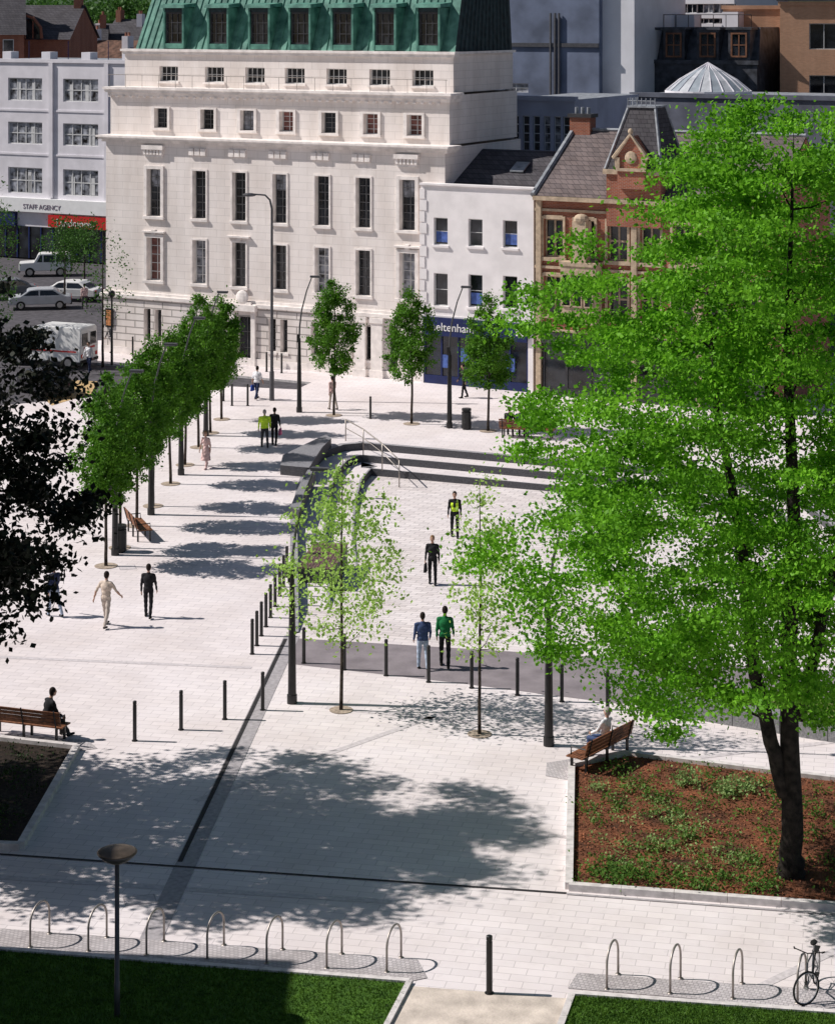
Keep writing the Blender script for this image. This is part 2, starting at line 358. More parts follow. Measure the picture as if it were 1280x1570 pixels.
# ---------------------------------------------------------------- trees
def r_max(prof): return max(prof(t/20) for t in range(21))
def make_tree(name,x,y,trunk,prof,ncl,lpc,lsize,cr,flat,lm,bark,seed,z0,z1,bias=.5,depthscale=1.0,cx=0,cy=0,stems=None,thin=.012,gap=0,wob=1.0,lsp=.6,topx=0):
    global rng; rng=np.random.default_rng(seed)
    E=empty(name,(x,y,0)); mb=MB()
    stems=stems or [trunk]; nodes=[]
    for st in stems:
        pts=[Vector(p[:3]) for p in st]; rad=[p[3] for p in st]
        sp=[];sr=[]
        for i in range(len(pts)-1):
            for t in np.linspace(0,1,5)[:-1]:
                w=(Vector(rng.normal(0,.02,3))*rad[i]*4 if 0<i or t>0 else Vector((0,0,0)))
                sp.append(pts[i].lerp(pts[i+1],t)+w); sr.append(rad[i]*(1-t)+rad[i+1]*t)
        sp.append(pts[-1]); sr.append(rad[-1]); mb.tube(sp,sr,0,10)
        for p,r in zip(sp,sr):
            if p.z>z0*.6: nodes.append((p,r))
    ph=rng.uniform(0,6.28,4); cl=[]; pm=r_max(prof)
    while len(cl)<ncl:
        t=rng.uniform(0,1); a=rng.uniform(0,6.28)
        rm=prof(t)*(1+wob*(.16*math.sin(3*a+ph[0]+5*t)+.12*math.sin(5*a+ph[1]-9*t)+.08*math.sin(9*a+ph[2]+17*t)))
        if rng.uniform()>(prof(t)/pm)**1.3: continue
        rr=rm*rng.uniform(0,1)**bias
        c=Vector((cx+topx*max(0,t-.6)/.4+rr*math.cos(a),cy+rr*math.sin(a)*depthscale,z0+(z1-z0)*t-.04*rr))
        if gap and rng.uniform()<gap and math.sin(c.x*1.9+ph[0])*math.sin(c.z*1.7+ph[1])*math.sin(c.y*1.3+ph[2])>.12: continue
        cl.append((c,rr))
    cl.sort(key=lambda q:q[1]); Cs=[]
    for c,rr in cl:
        best=None;bd=1e9
        for p,r in nodes:
            dd=(p-c).length+max(0,p.z-c.z+.2)*1.5
            if dd<bd: bd=dd;best=(p,r)
        p,r=best; L=(c-p).length; rb=min(r*.75,max(thin,L*.018+thin))
        mid=p.lerp(c,.5)+Vector((0,0,-.08*L))+Vector(rng.normal(0,.05*L,3)); q2=p.lerp(c,.8)+Vector((0,0,-.02*L))
        pts=[p,mid,q2,c]; rs=[rb,rb*.7,rb*.5,rb*.25]; mb.tube(pts,rs,0,5,cap=False)
        nodes+= [(mid,rb*.7),(q2,rb*.55),(c,rb*.4)]
        k=max(3,int(lpc*rng.uniform(.5,1.5))); s=cr*rng.uniform(.6,1.25)
        Cc=rng.normal(0,1,(k,3))*np.array([s,s,s*flat])*lsp+np.array(c)
        Cs.append(Cc)
        for _ in range(3):
            e=c+Vector(rng.normal(0,1,3)*np.array([s,s,s*flat])*.8); mb.tube([c,e],[rb*.3,rb*.12],0,3,cap=False)
    mb.build('trunk_and_limbs',bark,E,smooth=True)
    C=np.concatenate(Cs); mesh_quads('foliage',leaves(C,lsize,1.0,.65),4,lm,parent=E)
    return E
def pl_(pts):
    def f(t):
        for (a,b),(c,e) in zip(pts,pts[1:]):
            if t<=c: return b+(e-b)*(t-a)/(c-a)
        return pts[-1][1]
    return f
LBIG=leafmat('maple_leaf_green',(.06,.21,.010),(.27,.62,.035),.42,1.1)
LROW=leafmat('hornbeam_leaf_green',(.04,.14,.012),(.14,.32,.022),.38,2)
LYNG=leafmat('young_leaf_yellowgreen',(.28,.48,.07),(.48,.70,.18),.45,2)
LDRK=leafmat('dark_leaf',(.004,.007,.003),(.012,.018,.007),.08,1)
LBG=leafmat('background_leaf',(.03,.09,.015),(.08,.19,.03),.3,.5)
X,Y=g(1212,1345)
st1=[(0,0,-.05,.36),(.02,0,.5,.27),(.02,.0,2.5,.23),(-.05,.1,5,.20),(.1,.1,8,.16),(-.1,0,12,.10),(.05,0,16.6,.02)]
st2=[(-.15,0,1.9,.17),(-.5,-.1,3.2,.17),(-.95,-.2,5.2,.15),(-1.2,-.3,8,.12),(-1.8,-.5,11,.08),(-2.0,-.4,13.6,.04)]
st3=[(.2,.1,3.6,.15),(.8,.3,6,.13),(1.6,.5,9,.09),(2.2,.6,13,.04)]
make_tree('maple_tree',X,Y,None,pl_([(0,3.7),(.1,5.5),(.22,6.3),(.35,6.2),(.46,5.8),(.6,5.6),(.72,5.2),(.82,4.3),(.9,3.2),(.95,2.2),(1,1.2)]),820,285,.12,.66,.36,LBIG,BARKD,11,4.2,18.0,.45,cx=-.25,cy=.5,depthscale=.88,stems=[st1,st2,st3],gap=.8,wob=.75,lsp=.55,topx=.5)
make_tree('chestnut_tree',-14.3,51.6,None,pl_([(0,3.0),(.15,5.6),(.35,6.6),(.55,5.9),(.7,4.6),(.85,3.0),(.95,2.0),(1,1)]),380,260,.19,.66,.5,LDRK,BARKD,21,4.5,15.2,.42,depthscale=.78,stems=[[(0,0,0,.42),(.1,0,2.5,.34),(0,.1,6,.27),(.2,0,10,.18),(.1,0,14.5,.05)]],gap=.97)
row=[(163,868),(184,840),(210,806),(235,776),(262,742),(284,713),(305,686),(323,664),(340,643)]
prow=pl_([(0,.35),(.12,.85),(.35,1.08),(.55,1.0),(.8,.62),(1,.1)])
def street_tree(px,py,h,seed,lean=0,k=1.0):
    X,Y=g(px,py); sc=h/6.8
    make_tree('street_tree',X,Y,None,lambda t:prow(t)*sc*k,115,105,.125,.25,.9,LROW,BARK,seed,2.15*sc,h-.1,.5,stems=[[(0,0,0,.065),(lean*.3,0,1.5,.055),(lean*.6,0,3.2,.045),(lean,0,h*.9,.012)]],thin=.008,wob=.5)
    mb=MB(); mb.tube([(0,0,.016),(0,0,.02)],.42,0,16); mb.build('tree_pit',mat('tree_pit_grit',(.42,.34,.27),.9,.2,10),None,(X,Y,0))
for i,(a,b) in enumerate(row): street_tree(a,b,6.9+random.uniform(-.5,.35) if i<7 else 6.3,40+i,random.uniform(-.12,.12),random.uniform(.92,1.12))
street_tree(512,637,6.85,60,.05,1.16); street_tree(631,650,6.6,61,.05,1.2); street_tree(748,661,6.5,62,.1,1.25)
X,Y=g(523,1089)
make_tree('young_tree',X,Y,None,pl_([(0,.9),(.2,1.6),(.4,1.85),(.6,1.4),(.8,.85),(1,.15)]),150,30,.13,.40,.8,LYNG,BARK,71,2.2,7.4,.5,stems=[[(0,0,0,.055),(.03,0,1.8,.045),(0,0,4,.03),(.05,0,7.2,.008)]],thin=.006)
X,Y=g(735,1126)
make_tree('young_tree',X,Y,None,pl_([(0,.6),(.2,.9),(.45,1.15),(.7,1.0),(.88,.6),(1,.2)]),90,24,.125,.36,.8,LYNG,BARK,72,2.4,7.2,.5,cx=.2,stems=[[(0,0,0,.05),(.0,0,1.8,.04),(.03,0,4,.028),(0,0,7.1,.008)]],thin=.006)
for (a,b) in ((523,1089),(735,1126)):
    X,Y=g(a,b); mb=MB(); mb.tube([(0,0,.016),(0,0,.02)],.34,0,18); mb.build('tree_pit',MATS['tree_pit_grit'],None,(X,Y,0))
for i,(a,b,h) in enumerate([(158,560,8.4),(-10,560,11),(100,470,6),(130,445,5)]):
    X,Y=g(a,b)
    make_tree('roadside_tree',X,Y,None,lambda t:(1.9-abs(t-.45)*2.4)*.9,60,40 if i else 12,.16,.5,.8,LBG,BARK,80+i,2.6,h,.5,stems=[[(0,0,-.1,.08),(0,0,2,.06),(0,0,h-.3,.01)]])

# ---------------------------------------------------------------- buildings
class Frame:
    def __init__(s,o,ang):
        s.o=o; s.a=R(ang); s.u=(math.cos(s.a),-math.sin(s.a)); s.v=(math.sin(s.a),math.cos(s.a))
    def s(s,x,d=0):
        t=(x-640)/FPX
        return (t*(s.o[1]+d*s.v[1])-(s.o[0]+d*s.v[0]))/(s.u[0]-t*s.u[1])
    def z(s,x,y,d=0):
        q=s.s(x,d); Y=s.o[1]+q*s.u[1]+d*s.v[1]; return CH-(y-HY)*Y/FPX
    def empty(s,name): return empty(name,(s.o[0],s.o[1],0),-s.a)
def wall(mb,s0,s1,z0,z1,y,t,ops,m=0,mr=None):
    mr=m if mr is None else mr
    xs=sorted(set([s0,s1]+[v for o in ops for v in (o[0],o[1])])); zs=sorted(set([z0,z1]+[v for o in ops for v in (o[2],o[3])]))
    xs=[v for v in xs if s0<=v<=s1]; zs=[v for v in zs if z0<=v<=z1]
    for i in range(len(xs)-1):
        for j in range(len(zs)-1):
            cx_,cz_=(xs[i]+xs[i+1])/2,(zs[j]+zs[j+1])/2
            if any(o[0]<cx_<o[1] and o[2]<cz_<o[3] for o in ops): continue
            mb.quad((xs[i],y,zs[j]),(xs[i+1],y,zs[j]),(xs[i+1],y,zs[j+1]),(xs[i],y,zs[j+1]),m)
    for a,b,c,e in ops:
        mb.quad((a,y,c),(a,y,e),(a,y+t,e),(a,y+t,c),mr); mb.quad((b,y,c),(b,y+t,c),(b,y+t,e),(b,y,e),mr)
        mb.quad((a,y,e),(b,y,e),(b,y+t,e),(a,y+t,e),mr); mb.quad((a,y,c),(a,y+t,c),(b,y+t,c),(b,y,c),mr)
def shell(mb,s0,s1,y0,y1,z0,z1,m=0,top=True,mt=None):
    mb.quad((s1,y0,z0),(s1,y1,z0),(s1,y1,z1),(s1,y0,z1),m); mb.quad((s0,y1,z0),(s0,y0,z0),(s0,y0,z1),(s0,y1,z1),m)
    mb.quad((s1,y1,z0),(s0,y1,z0),(s0,y1,z1),(s1,y1,z1),m)
    if top: mb.quad((s0,y0,z1),(s1,y0,z1),(s1,y1,z1),(s0,y1,z1),m if mt is None else mt)
def win(mb,a,b,c,e,y,t,cols,rows,gm=1,fm=0,fw=.05,bw=.028):
    yy=y+t; mb.quad((a,yy,c),(b,yy,c),(b,yy,e),(a,yy,e),gm); i=.003
    mb.box(a+i,b-i,yy-.07,yy-.003,c+i,c+fw,fm); mb.box(a+i,b-i,yy-.07,yy-.003,e-fw,e-i,fm)
    mb.box(a+i,a+fw,yy-.068,yy-.003,c+fw,e-fw,fm); mb.box(b-fw,b-i,yy-.068,yy-.003,c+fw,e-fw,fm)
    for k in range(1,cols):
        x=a+(b-a)*k/cols; mb.box(x-bw/2,x+bw/2,yy-.05,yy-.004,c+fw,e-fw,fm)
    for k in range(1,rows):
        z=c+(e-c)*k/rows; mb.box(a+fw,b-fw,yy-.045,yy-.005,z-bw/2,z+bw/2,fm)
MFR=mat('bronze_window_bars',(.16,.16,.165),.5,.2,3)
WM=[FRAME,GLASS,GLASSR,GLASSL,DFRAME]; WM2=[FRAME,GLASS,GLASSR,GLASSL,MFR]
M=Frame(g(165,539),28); E=M.empty('stone_office_building')
wm=MB(); wi=MB(); tr=MB(); rf=MB()
sA0,sA1=M.s(163),M.s(682); DEP=9.6
bays=[237,306,367,429,494,557,625]; bs=[M.s(x) for x in bays]
ops=[]
for i,s in enumerate(bs):
    hw=.48 if i in (0,6) else .45
    ops.append((s-hw,s+hw,8.15,10.9)); ops.append((s-hw,s+hw,4.4,6.9))
wall(wm,sA0,sA1,3.4,12.7,0,.38,ops,0,2)
for k,o in enumerate(ops):
    win(wi,*o,0,.38,2,6 if k%2==0 else 5,2 if k in(1,) else (3 if k in (3,13,9) else 1),4 if k not in (3,13,1,9) else 0,bw=.04)
    a,b,c,e=o
    if k%3==0: wi.box(a+.06,b-.06,.34,.372,e-random.uniform(.5,1.1),e-.06,3)
    wd=.2 if k//2 in (0,6) else .11; pr=-.1 if k//2 in (0,6) else -.05
    tr.box(a-wd,a-.004,pr,.02,c-.0,e+wd); tr.box(b+.004,b+wd,pr,.02,c-.0,e+wd); tr.box(a-.002,b+.002,pr+.003,.02,e+.004,e+wd-.003)
    tr.box(a-wd-.05,b+wd+.05,pr-.08,.03,c-.16,c-.004)
    if k//2 in (0,2,6) and k%2==1: tr.box(a-.3,b+.3,-.2,.02,e+.3,e+.40); tr.box((a+b)/2-.13,(a+b)/2+.13,pr-.06,.02,e+wd,e+wd+.28)
gops=[]
for i,s in enumerate(bs):
    if i==2: gops.append((s-.1,s+.95,.02,2.75)); continue
    if i==6: gops.append((M.s(596),M.s(612),.02,2.9)); continue
    gops.append((s-.62,s-.14,.9,2.75)); gops.append((s+.14,s+.62,.9,2.75))
wall(wm,sA0-.1,sA1,0,3.3,-.18,.45,gops,1,2)
wm.quad((sA0-.1,-.18,3.3),(sA1,-.18,3.3),(sA1,0,3.3),(sA0-.1,0,3.3),2); wm.quad((sA0-.1,.2,0),(sA0-.1,-.18,0),(sA0-.1,-.18,3.3),(sA0-.1,.2,3.3),1)
for o in gops:
    dr=o[2]<.5; win(wi,*o,-.18,.45,2 if dr else 1,3 if dr else 3,1,4)
    if not dr: tr.box(o[0]-.08,o[1]+.08,-.25,-.17,o[2]-.14,o[2]-.003)
dx=gops[4][0]; tr.box(dx-.3,dx-.02,-.32,-.17,0,3.1); tr.box(dx+1.07,dx+1.35,-.32,-.17,0,3.1); tr.box(dx-.4,dx+1.45,-.5,-.17,3.1,3.45)
tr.ell((dx+.5,-.3,3.85),(.42,.12,.42),0); tr.box(dx-.1,dx+1.1,-.35,-.05,3.45,3.6)
for px in (556,582): 
    q=M.s(px); tr.box(q-.35,q+.35,-.36,-.17,.4,3.0); tr.box(q-.42,q+.42,-.42,-.17,0,.4); tr.box(q-.42,q+.42,-.42,-.17,3.0,3.28)
tr.box(sA0-.25,sA1,-.30,.02,3.303,3.50); tr.box(sA0-.2,sA1,-.12,.02,3.50,3.66); tr.box(sA0-.15,sA1,-.26,-.17,0,.42)
shell(wm,sA0,sA1,0,DEP,3.3,12.7,0,False); shell(wm,sA0,sA1,.1,DEP,0,3.3,0,False)
for i,s in enumerate(bs):
    if i in (0,6):
        tr.box(s-.75,s+.75,-.28,.02,12.05,12.3)
        for k in range(6): tr.box(s-.66+k*.23,s-.5+k*.23,-.2,.02,11.75,12.04)
        tr.box(s-.62,s+.62,-.12,.02,11.6,11.75)
    else:
        for k in (-1,0,1): tr.box(s-.15+k*.4-.1,s+k*.4+.08,-.15,.02,11.8,12.2)
tr.box(sA0-.2,sA1+.2,-.16,1.2,12.42,12.57); tr.box(sA0-.35,sA1+.3,-.32,1.2,12.57,12.69); tr.box(sA0-.45,sA1+.4,-.42,1.2,12.69,12.80)
bB=[M.s(x,1) for x in (248,319,380,440,505,569,636)]; sB0,sB1=M.s(170,1),M.s(689,1)
opB=[(s-.46,s+.46,13.25,14.4) for s in bB]
wall(wm,sB0,sB1,12.8,15.5,1,.35,opB,0,2); shell(wm,sB0,sB1,1,DEP,12.8,15.5,0,False)
for k,o in enumerate(opB):
    win(wi,*o,1,.35,2,4,2 if k in(3,5,6) else (3 if k==2 else 1),4 if k not in (3,5,6) else 0); a,b,c,e=o
    tr.box(a-.22,a-.004,.9,1.02,c,e+.1); tr.box(b+.004,b+.16,.9,1.02,c,e+.1); tr.box(a-.25,b+.2,.86,1.02,c-.14,c-.003); tr.box(a-.003,b+.003,.903,1.02,e+.004,e+.1)
tr.box(sB0-.1,sB1+.1,.85,2.2,15.12,15.3); tr.box(sB0-.25,sB1+.2,.7,2.2,15.3,15.48); tr.box(sB0-.33,sB1+.28,.6,2.2,15.48,15.62)
for k in range(int((sB1-sB0)/.5)): tr.box(sB0+k*.5,sB0+k*.5+.18,.78,.86,15.02,15.12)
bC=[M.s(x,2) for x in (259,329,391,452,516,582,648)]; sC0,sC1=M.s(192,2),M.s(695,2)
opC=[(s-.66,s+.66,15.95,16.85) for s in bC]
wall(wm,sC0,sC1,15.6,17.7,2,.3,opC,0,2); shell(wm,sC0,sC1,2,DEP,15.6,17.7,0,False)
for o in opC:
    win(wi,*o,2,.3,4,2,1); a,b,c,e=o; tr.box(a-.1,b+.1,1.9,2.02,c-.12,c-.003)
tr.box(sC0-.12,sC1+.12,1.86,2.5,17.55,17.72); tr.box(sC0-.2,sC1+.2,1.78,2.5,17.72,17.86)
tr.box(sC1-.4,sC1+.2,2.5,DEP,17.72,17.86)
rl=MB(); rl.tube([(sB0,.75,16.35),(sB1,.75,16.35)],.02,0,5)
for k in range(20): q=sB0+.1+k*(sB1-sB0-.2)/19; rl.tube([(q,.75,15.62),(q,.75,16.35)],.015,0,4)
m0,m1=M.s(207,2.2),sC1-.05; zt=22.4; TI=.25
rf.quad((m0,2.3,17.86),(m1,2.3,17.86),(m1-TI,4.0,zt),(m0+.6,4.0,zt),0)
rf.quad((m1,2.3,17.86),(m1,DEP,17.86),(m1-TI,DEP,zt),(m1-TI,4.0,zt),1)
rf.quad((m0,DEP,17.86),(m0,2.3,17.86),(m0+.6,4,zt),(m0+.6,DEP,zt),0)
rf.quad((m0+.6,4,zt),(m1-TI,4,zt),(m1-TI,DEP,zt),(m0+.6,DEP,zt),0); rf.quad((m1,DEP,17.86),(m0,DEP,17.86),(m0+.6,DEP,zt),(m1-TI,DEP,zt),0)
n=int((m1-m0)/.45)
for k in range(n):
    q=m0+.25+k*(m1-m0-.4)/n; t=(q-m0)/(m1-m0); qt=m0+.6+t*(m1-m0-.6-TI)
    rf.tube([(q,2.28,17.88),(qt,3.98,zt)],.035,0,4)
for k in range(1,14): q=2.4+k*.52; rf.tube([(m1+.01,q,17.88),(m1-TI+.01,4+(q-2.3)*(DEP-4)/(DEP-2.3),zt)],.035,1,4)
for px in (266,334,397,459,524,589,656):
    q=M.s(px,2.1); a,b=q-.62,q+.62
    rf.box(a-.12,a,2.1,3.6,17.9,20.3,0); rf.box(b,b+.12,2.1,3.6,17.9,20.3,0); rf.box(a,b,2.12,3.6,17.9,18.2,0)
    rf.hexa([(a-.25,1.95,20.3),(b+.25,1.95,20.3),(b+.25,4,20.4),(a-.25,4,20.4)],[(a-.2,2.0,20.5),(b+.2,2.0,20.5),(b+.2,4,20.65),(a-.2,4,20.65)],0)
    rf.box(a,b,2.14,3.6,20.05,20.3,1)
    win(wi,a+.01,b-.01,18.2,20.05,2.15,.15,3,3,1,5,.1,.05)
    rf.box(a,b,2.35,3.6,18.2,20.05,1)
wm.build('walls',[STONE,RUST,TRIM],E); wi.build('windows',WM2+[DFRAME],E); tr.build('stone_trim',TRIM,E); rf.build('copper_mansard_roof',[COPPER,COPD],E); rl.build('parapet_railing',STEEL,E)
mb=MB(); q=M.s(185); 
for a_ in (q-.9,): mb.box(a_,a_+.55,-.26,-.2,1.5,2.6,0); mb.box(a_+.07,a_+.48,-.275,-.26,1.6,2.5,1)
mb.build('poster_case',[BLACK,mat('poster_orange',(.6,.25,.1),.6,.3,8)],E)

E=M.empty('white_shop_building'); wm=MB(); wi=MB(); tr=MB()
w0,w1=M.s(650),M.s(822); yF=-.35; zt=M.z(735,286)
ops=[]; 
for px in (680,733,786):
    s=M.s(px)
    for (ya,yb) in ((335,377),(420,470)): ops.append((s-.42,s+.42,M.z(px,yb+(px-733)*.04),M.z(px,ya+(px-733)*.04)))
wall(wm,w0,w1,3.7,zt,yF,.2,ops)
for k,o in enumerate(ops):
    win(wi,*o,yF,.2,1,2,1,0,.05); a,b,c,e=o; tr.box(a-.1,b+.1,yF-.1,yF+.01,c-.12,c-.003)
    if k in (0,3,4): wi.box(a+.08,b-.08,yF+.17,yF+.19,c+.15,c+.75,5)
shell(wm,w0,w1,yF,9,0,zt-.35,0,True); wm.box(w0,w1,yF+.002,yF+.3,zt-.3,zt-.003,0)
tr.box(w0-.05,w1+.05,yF-.12,yF+.35,zt,zt+.1)
for k in range(11): tr.box(w0-.06,w0+(.36 if k%2 else .24),yF-.05,yF+.01,3.75+k*.62,4.3+k*.62)
wm.box(w0,w0+.18,yF-.06,yF+.3,0,3.7,0); wm.box(w1-.3,w1,yF-.06,yF+.3,0,3.7,0)
zf0,zf1=M.z(733,517),M.z(733,489)
fs=MB(); fs.box(w0+.2,w1-.32,yF-.18,yF+.1,zf0,zf1,0); fs.box(w0+.2,w1-.32,yF+.05,yF+.1,0,zf0-.002,1)
for k in range(7): q=w0+.2+k*(w1-w0-.6)/6; fs.box(q,q+.08,yF-.02,yF+.049,.0,zf0-.004,0)
fs.box(w0+.2,w1-.32,yF-.04,yF+.048,0,.45,0); fs.box(w0+.2,w1-.32,yF-.05,yF+.1,zf1+.003,3.7,2)
q=w1-.55; fs.box(q-.25,q+.2,yF-.5,yF-.42,3.0,3.5,2)
for q,zz in ((w0+1.3,.9),(w0+2.4,1.3),(w1-1.6,1.0)): fs.box(q,q+.5,yF+.0,yF+.04,zz,zz+.7,3)
fs.build('shopfront',[NAVY,mat('shop_glass_blue',(.012,.018,.03),.1,.5,1,spec=.6),WHITE,mat('blue_poster',(.08,.14,.4),.6,.2,5)],E)
text('cheltenham',E,(M.s(697),yF-.2,zf0+.28),.62,SIGNW,'shop_sign_lettering')
tr.build('trim',WHITE,E); wm.build('walls',WHITE,E); wi.build('windows',WM+[MATS['blue_poster']],E)
mb=MB(); r0=zt-.3
mb.quad((w0+.3,.3,r0),(w1-.02,.3,r0),(w1-.02,4.6,r0+2.0),(w0+.3,4.6,r0+2.0)); mb.quad((w1-.02,9,r0),(w0+.3,9,r0),(w0+.3,4.6,r0+2),(w1-.02,4.6,r0+2))
mb.build('slate_roof',SLATE,E)
mb=MB(); mb.poly([(w1-.02,.3,r0),(w1-.02,9,r0),(w1-.02,4.6,r0+2)]); mb.poly([(w0+.3,9,r0),(w0+.3,.3,r0),(w0+.3,4.6,r0+2)]); q=M.s(795,2.5); 
mb.hexa([(q-.4,2.2,r0+.97),(q+.4,2.2,r0+.97),(q+.4,3.1,r0+1.4),(q-.4,3.1,r0+1.4)],[(q-.4,2.2,r0+1.05),(q+.4,2.2,r0+1.05),(q+.4,3.1,r0+1.47),(q-.4,3.1,r0+1.47)]); mb.build('gables_and_skylight',LEAD,E)

E=M.empty('victorian_brick_building'); wm=MB(); wi=MB(); tr=MB(); rf=MB()
v0,v1=M.s(824),M.s(1190); ze=10.3; yF=-.3
cs=[M.s(p) for p in (852,900,950,1000,1050,1100,1150)]
ops=[]
for s in cs:
    for (c,e) in ((7.2,9.2),(4.2,6.2)): ops.append((s-.55,s+.55,c,e))
wall(wm,v0+.01,v1,3.3,ze,yF,.25,ops); shell(wm,v0+.01,v1,yF,9,0,ze,0,False)
for o in ops:
    win(wi,*o,yF,.25,2,2,1,5,.08,.1); a,b,c,e=o
    tr.box(a-.13,a-.004,yF-.09,yF+.01,c-.1,e+.15); tr.box(b+.004,b+.13,yF-.09,yF+.01,c-.1,e+.15); tr.box(a-.003,b+.003,yF-.087,yF+.01,e+.004,e+.2); tr.box(a-.2,b+.2,yF-.14,yF+.01,c-.2,c-.004)
for z in (3.3,6.6,9.6): tr.box(v0,v1,yF-.1,yF+.02,z,z+.14)
tr.box(v0,v1,yF-.35,yF+.1,ze-.12,ze+.1)
q=cs[1]; 
tr.box(q-1.0,q+1.0,yF-.9,yF-.13,3.9,6.9); tr.box(q-1.05,q+1.05,yF-.95,yF-.13,6.9,7.1)
for k in range(3): win(wi,q-.9+k*.62,q-.38+k*.62,4.8,6.5,yF-1.0,.09,1,2,1,5,.06)
tr.ell((q,yF-.5,9.3),(.42,.42,.3)); tr.box(q-.38,q+.38,yF-.8,yF,7.1,9.2)
for s in (v0+.25,cs[3]-.85,cs[5]-.85): tr.box(s-.15,s+.15,yF-.2,yF+.01,0,ze-.15)
win(wi,v0+.5,v1-.5,.3,2.7,yF-.1,.05,9,1,1,4,.1,.12); wm.box(v0+.45,v1-.4,yF-.2,yF,2.7,3.25,1); wm.box(v0+.45,v1-.4,yF-.15,yF-.06,0,.3,1)
rf.quad((v0,yF-.3,ze+.12),(v1,yF-.3,ze+.12),(v1,4.8,13.6),(v0,4.8,13.6)); rf.quad((v1,9.3,ze),(v0,9.3,ze),(v0,4.8,13.6),(v1,4.8,13.6))
wm.poly([(v0+.01,9,ze),(v0+.01,yF,ze),(v0+.01,4.8,13.5)]); wm.poly([(v1-.01,yF,ze),(v1-.01,9,ze),(v1-.01,4.8,13.5)])
ld=MB(); ld.tube([(v0,yF-.3,ze+.15),(v0,4.8,13.68),(v0,9.3,ze+.05)],.16,0,6); ld.tube([(v0,4.8,13.66),(v1,4.8,13.66)],.1,0,6)
q=M.s(893,4.8); wm.box(q-.6,q+.6,4.4,5.2,12.6,14.3,0); wm.box(q-.7,q+.7,4.3,5.3,14.3,14.5,1)
for k in (-.35,0,.35): ld.tube([(q+k,4.8,14.5),(q+k,4.8,14.85)],.11,0,8)
q=M.s(988,1.0); 
wm.box(q-1.5,q+1.5,yF-.25,2.9,9.0,11.7,0); tr.box(q-1.65,q+1.65,yF-.4,3.0,11.7,11.95)
b=[(q-1.55,yF-.3,11.95),(q+1.55,yF-.3,11.95),(q+1.55,2.8,11.95),(q-1.55,2.8,11.95)]; t=[(q-.75,.6,15.1),(q+.75,.6,15.1),(q+.75,2.0,15.1),(q-.75,2.0,15.1)]
rf.hexa(b,t,1); ld.box(q-.8,q+.8,.5,2.1,15.1,15.2)
for i in range(4): ld.tube([b[i],t[i]],.08,0,5)
for k in range(7): ld.tube([(q-.75+k*.25,.55,15.2),(q-.75+k*.25,.55,15.6)],.025,0,4)
for k in range(6): ld.tube([(q-.75,.6+k*.26,15.2),(q-.75,.6+k*.26,15.6)],.025,0,4)
ld.tube([(q-.75,.55,15.45),(q+.75,.55,15.45)],.02,0,4)
wm.box(q-.75,q+.75,yF-.6,.8,11.0,12.6,0); wm.add([(q-.85,yF-.6,12.6),(q+.85,yF-.6,12.6),(q,yF-.6,13.7),(q-.85,.8,12.6),(q+.85,.8,12.6),(q,.8,13.7)],[(0,1,2),(0,2,5,3),(1,4,5,2)],0)
tr.tube([(q-.95,yF-.65,12.55),(q,yF-.65,13.8),(q+.95,yF-.65,12.55)],.12,0,6); tr.ell((q,yF-.62,12.6),(.34,.1,.34)); tr.box(q-.85,q+.85,yF-.72,yF-.61,11.9,12.05); tr.box(q-.85,q-.6,yF-.7,yF-.61,12.05,12.6); tr.box(q+.6,q+.85,yF-.7,yF-.61,12.05,12.6); tr.ell((q,yF-.65,13.95),(.14,.14,.16))
wm.build('walls',[BRICK,MATS['dark_frame']],E); wi.build('windows',WM+[mat('stone_mullion',(.50,.39,.28),.8,.15,4)],E); tr.build('stone_dressings',MATS['stone_mullion'],E); rf.build('slate_roof',[VSLATE,SLATE],E); ld.build('leadwork',LEAD,E)

def block(name,fr,x0,x1,ytop,dep,wallm,rows=(),wmats=None,cols=None,parapet=True,z0=0,topm=None,hw=.6,ncol=2,nrow=2,gl=.6,fw=.05):
    E=fr.empty(name); wm=MB(); wi=MB(); s0,s1=fr.s(x0),fr.s(x1); zt=fr.z((x0+x1)/2,ytop); ops=[]
    for (ya,yb) in rows:
        for px in cols: 
            s=fr.s(px); zm=(fr.z((x0+x1)/2,ya),fr.z((x0+x1)/2,yb)); ops.append((s-hw,s+hw,zm[1],zm[0]))
    wall(wm,s0,s1,z0,zt,0,.18,ops); shell(wm,s0,s1,0,dep,z0,zt,0,True,1)
    for o in ops:
        win(wi,*o,0,.18,ncol,nrow,1 if random.random()<gl else 3,fw=fw,bw=fw)
        if gl<.5:
            for q in range(3):
                a=o[0]+(o[1]-o[0])*random.uniform(.05,.8); wi.box(a,a+.35,.15,.172,o[2]+.1,o[3]-random.uniform(.1,.7),3 if q%2 else 0)
    if parapet: wm.box(s0-.12,s1+.12,-.12,.3,zt-.1,zt+.18,0)
    wm.build('walls',[wallm,topm or LEAD],E); 
    if ops: wi.build('windows',wmats or WM,E)
    return E,s0,s1,zt
LF=Frame(((-60-640)/3200*174,174),28)
random.seed(3)
E,s0,s1,zt=block('white_office_building',LF,-60,195,94,12,CREAM,[(120,155),(188,222),(258,298)],None,[-28,39,124],hw=1.75,ncol=4,nrow=2,gl=.35,fw=.08)
mb=MB(); zc=lambda y:LF.z(100,y)
mb.box(s0,s1,-.45,-.003,zc(327),zc(306),0); mb.box(s0,s0+6,-.35,-.003,zc(350),zc(329),2); mb.box(LF.s(80),s1-.1,-.5,-.003,zc(348),zc(330),1); mb.box(s0,s1,-.12,-.003,0,zc(350),3)
for k in range(14): q=s0+k*(s1-s0)/14; mb.box(q,q+.12,-.2,-.12,0,zc(350),2)
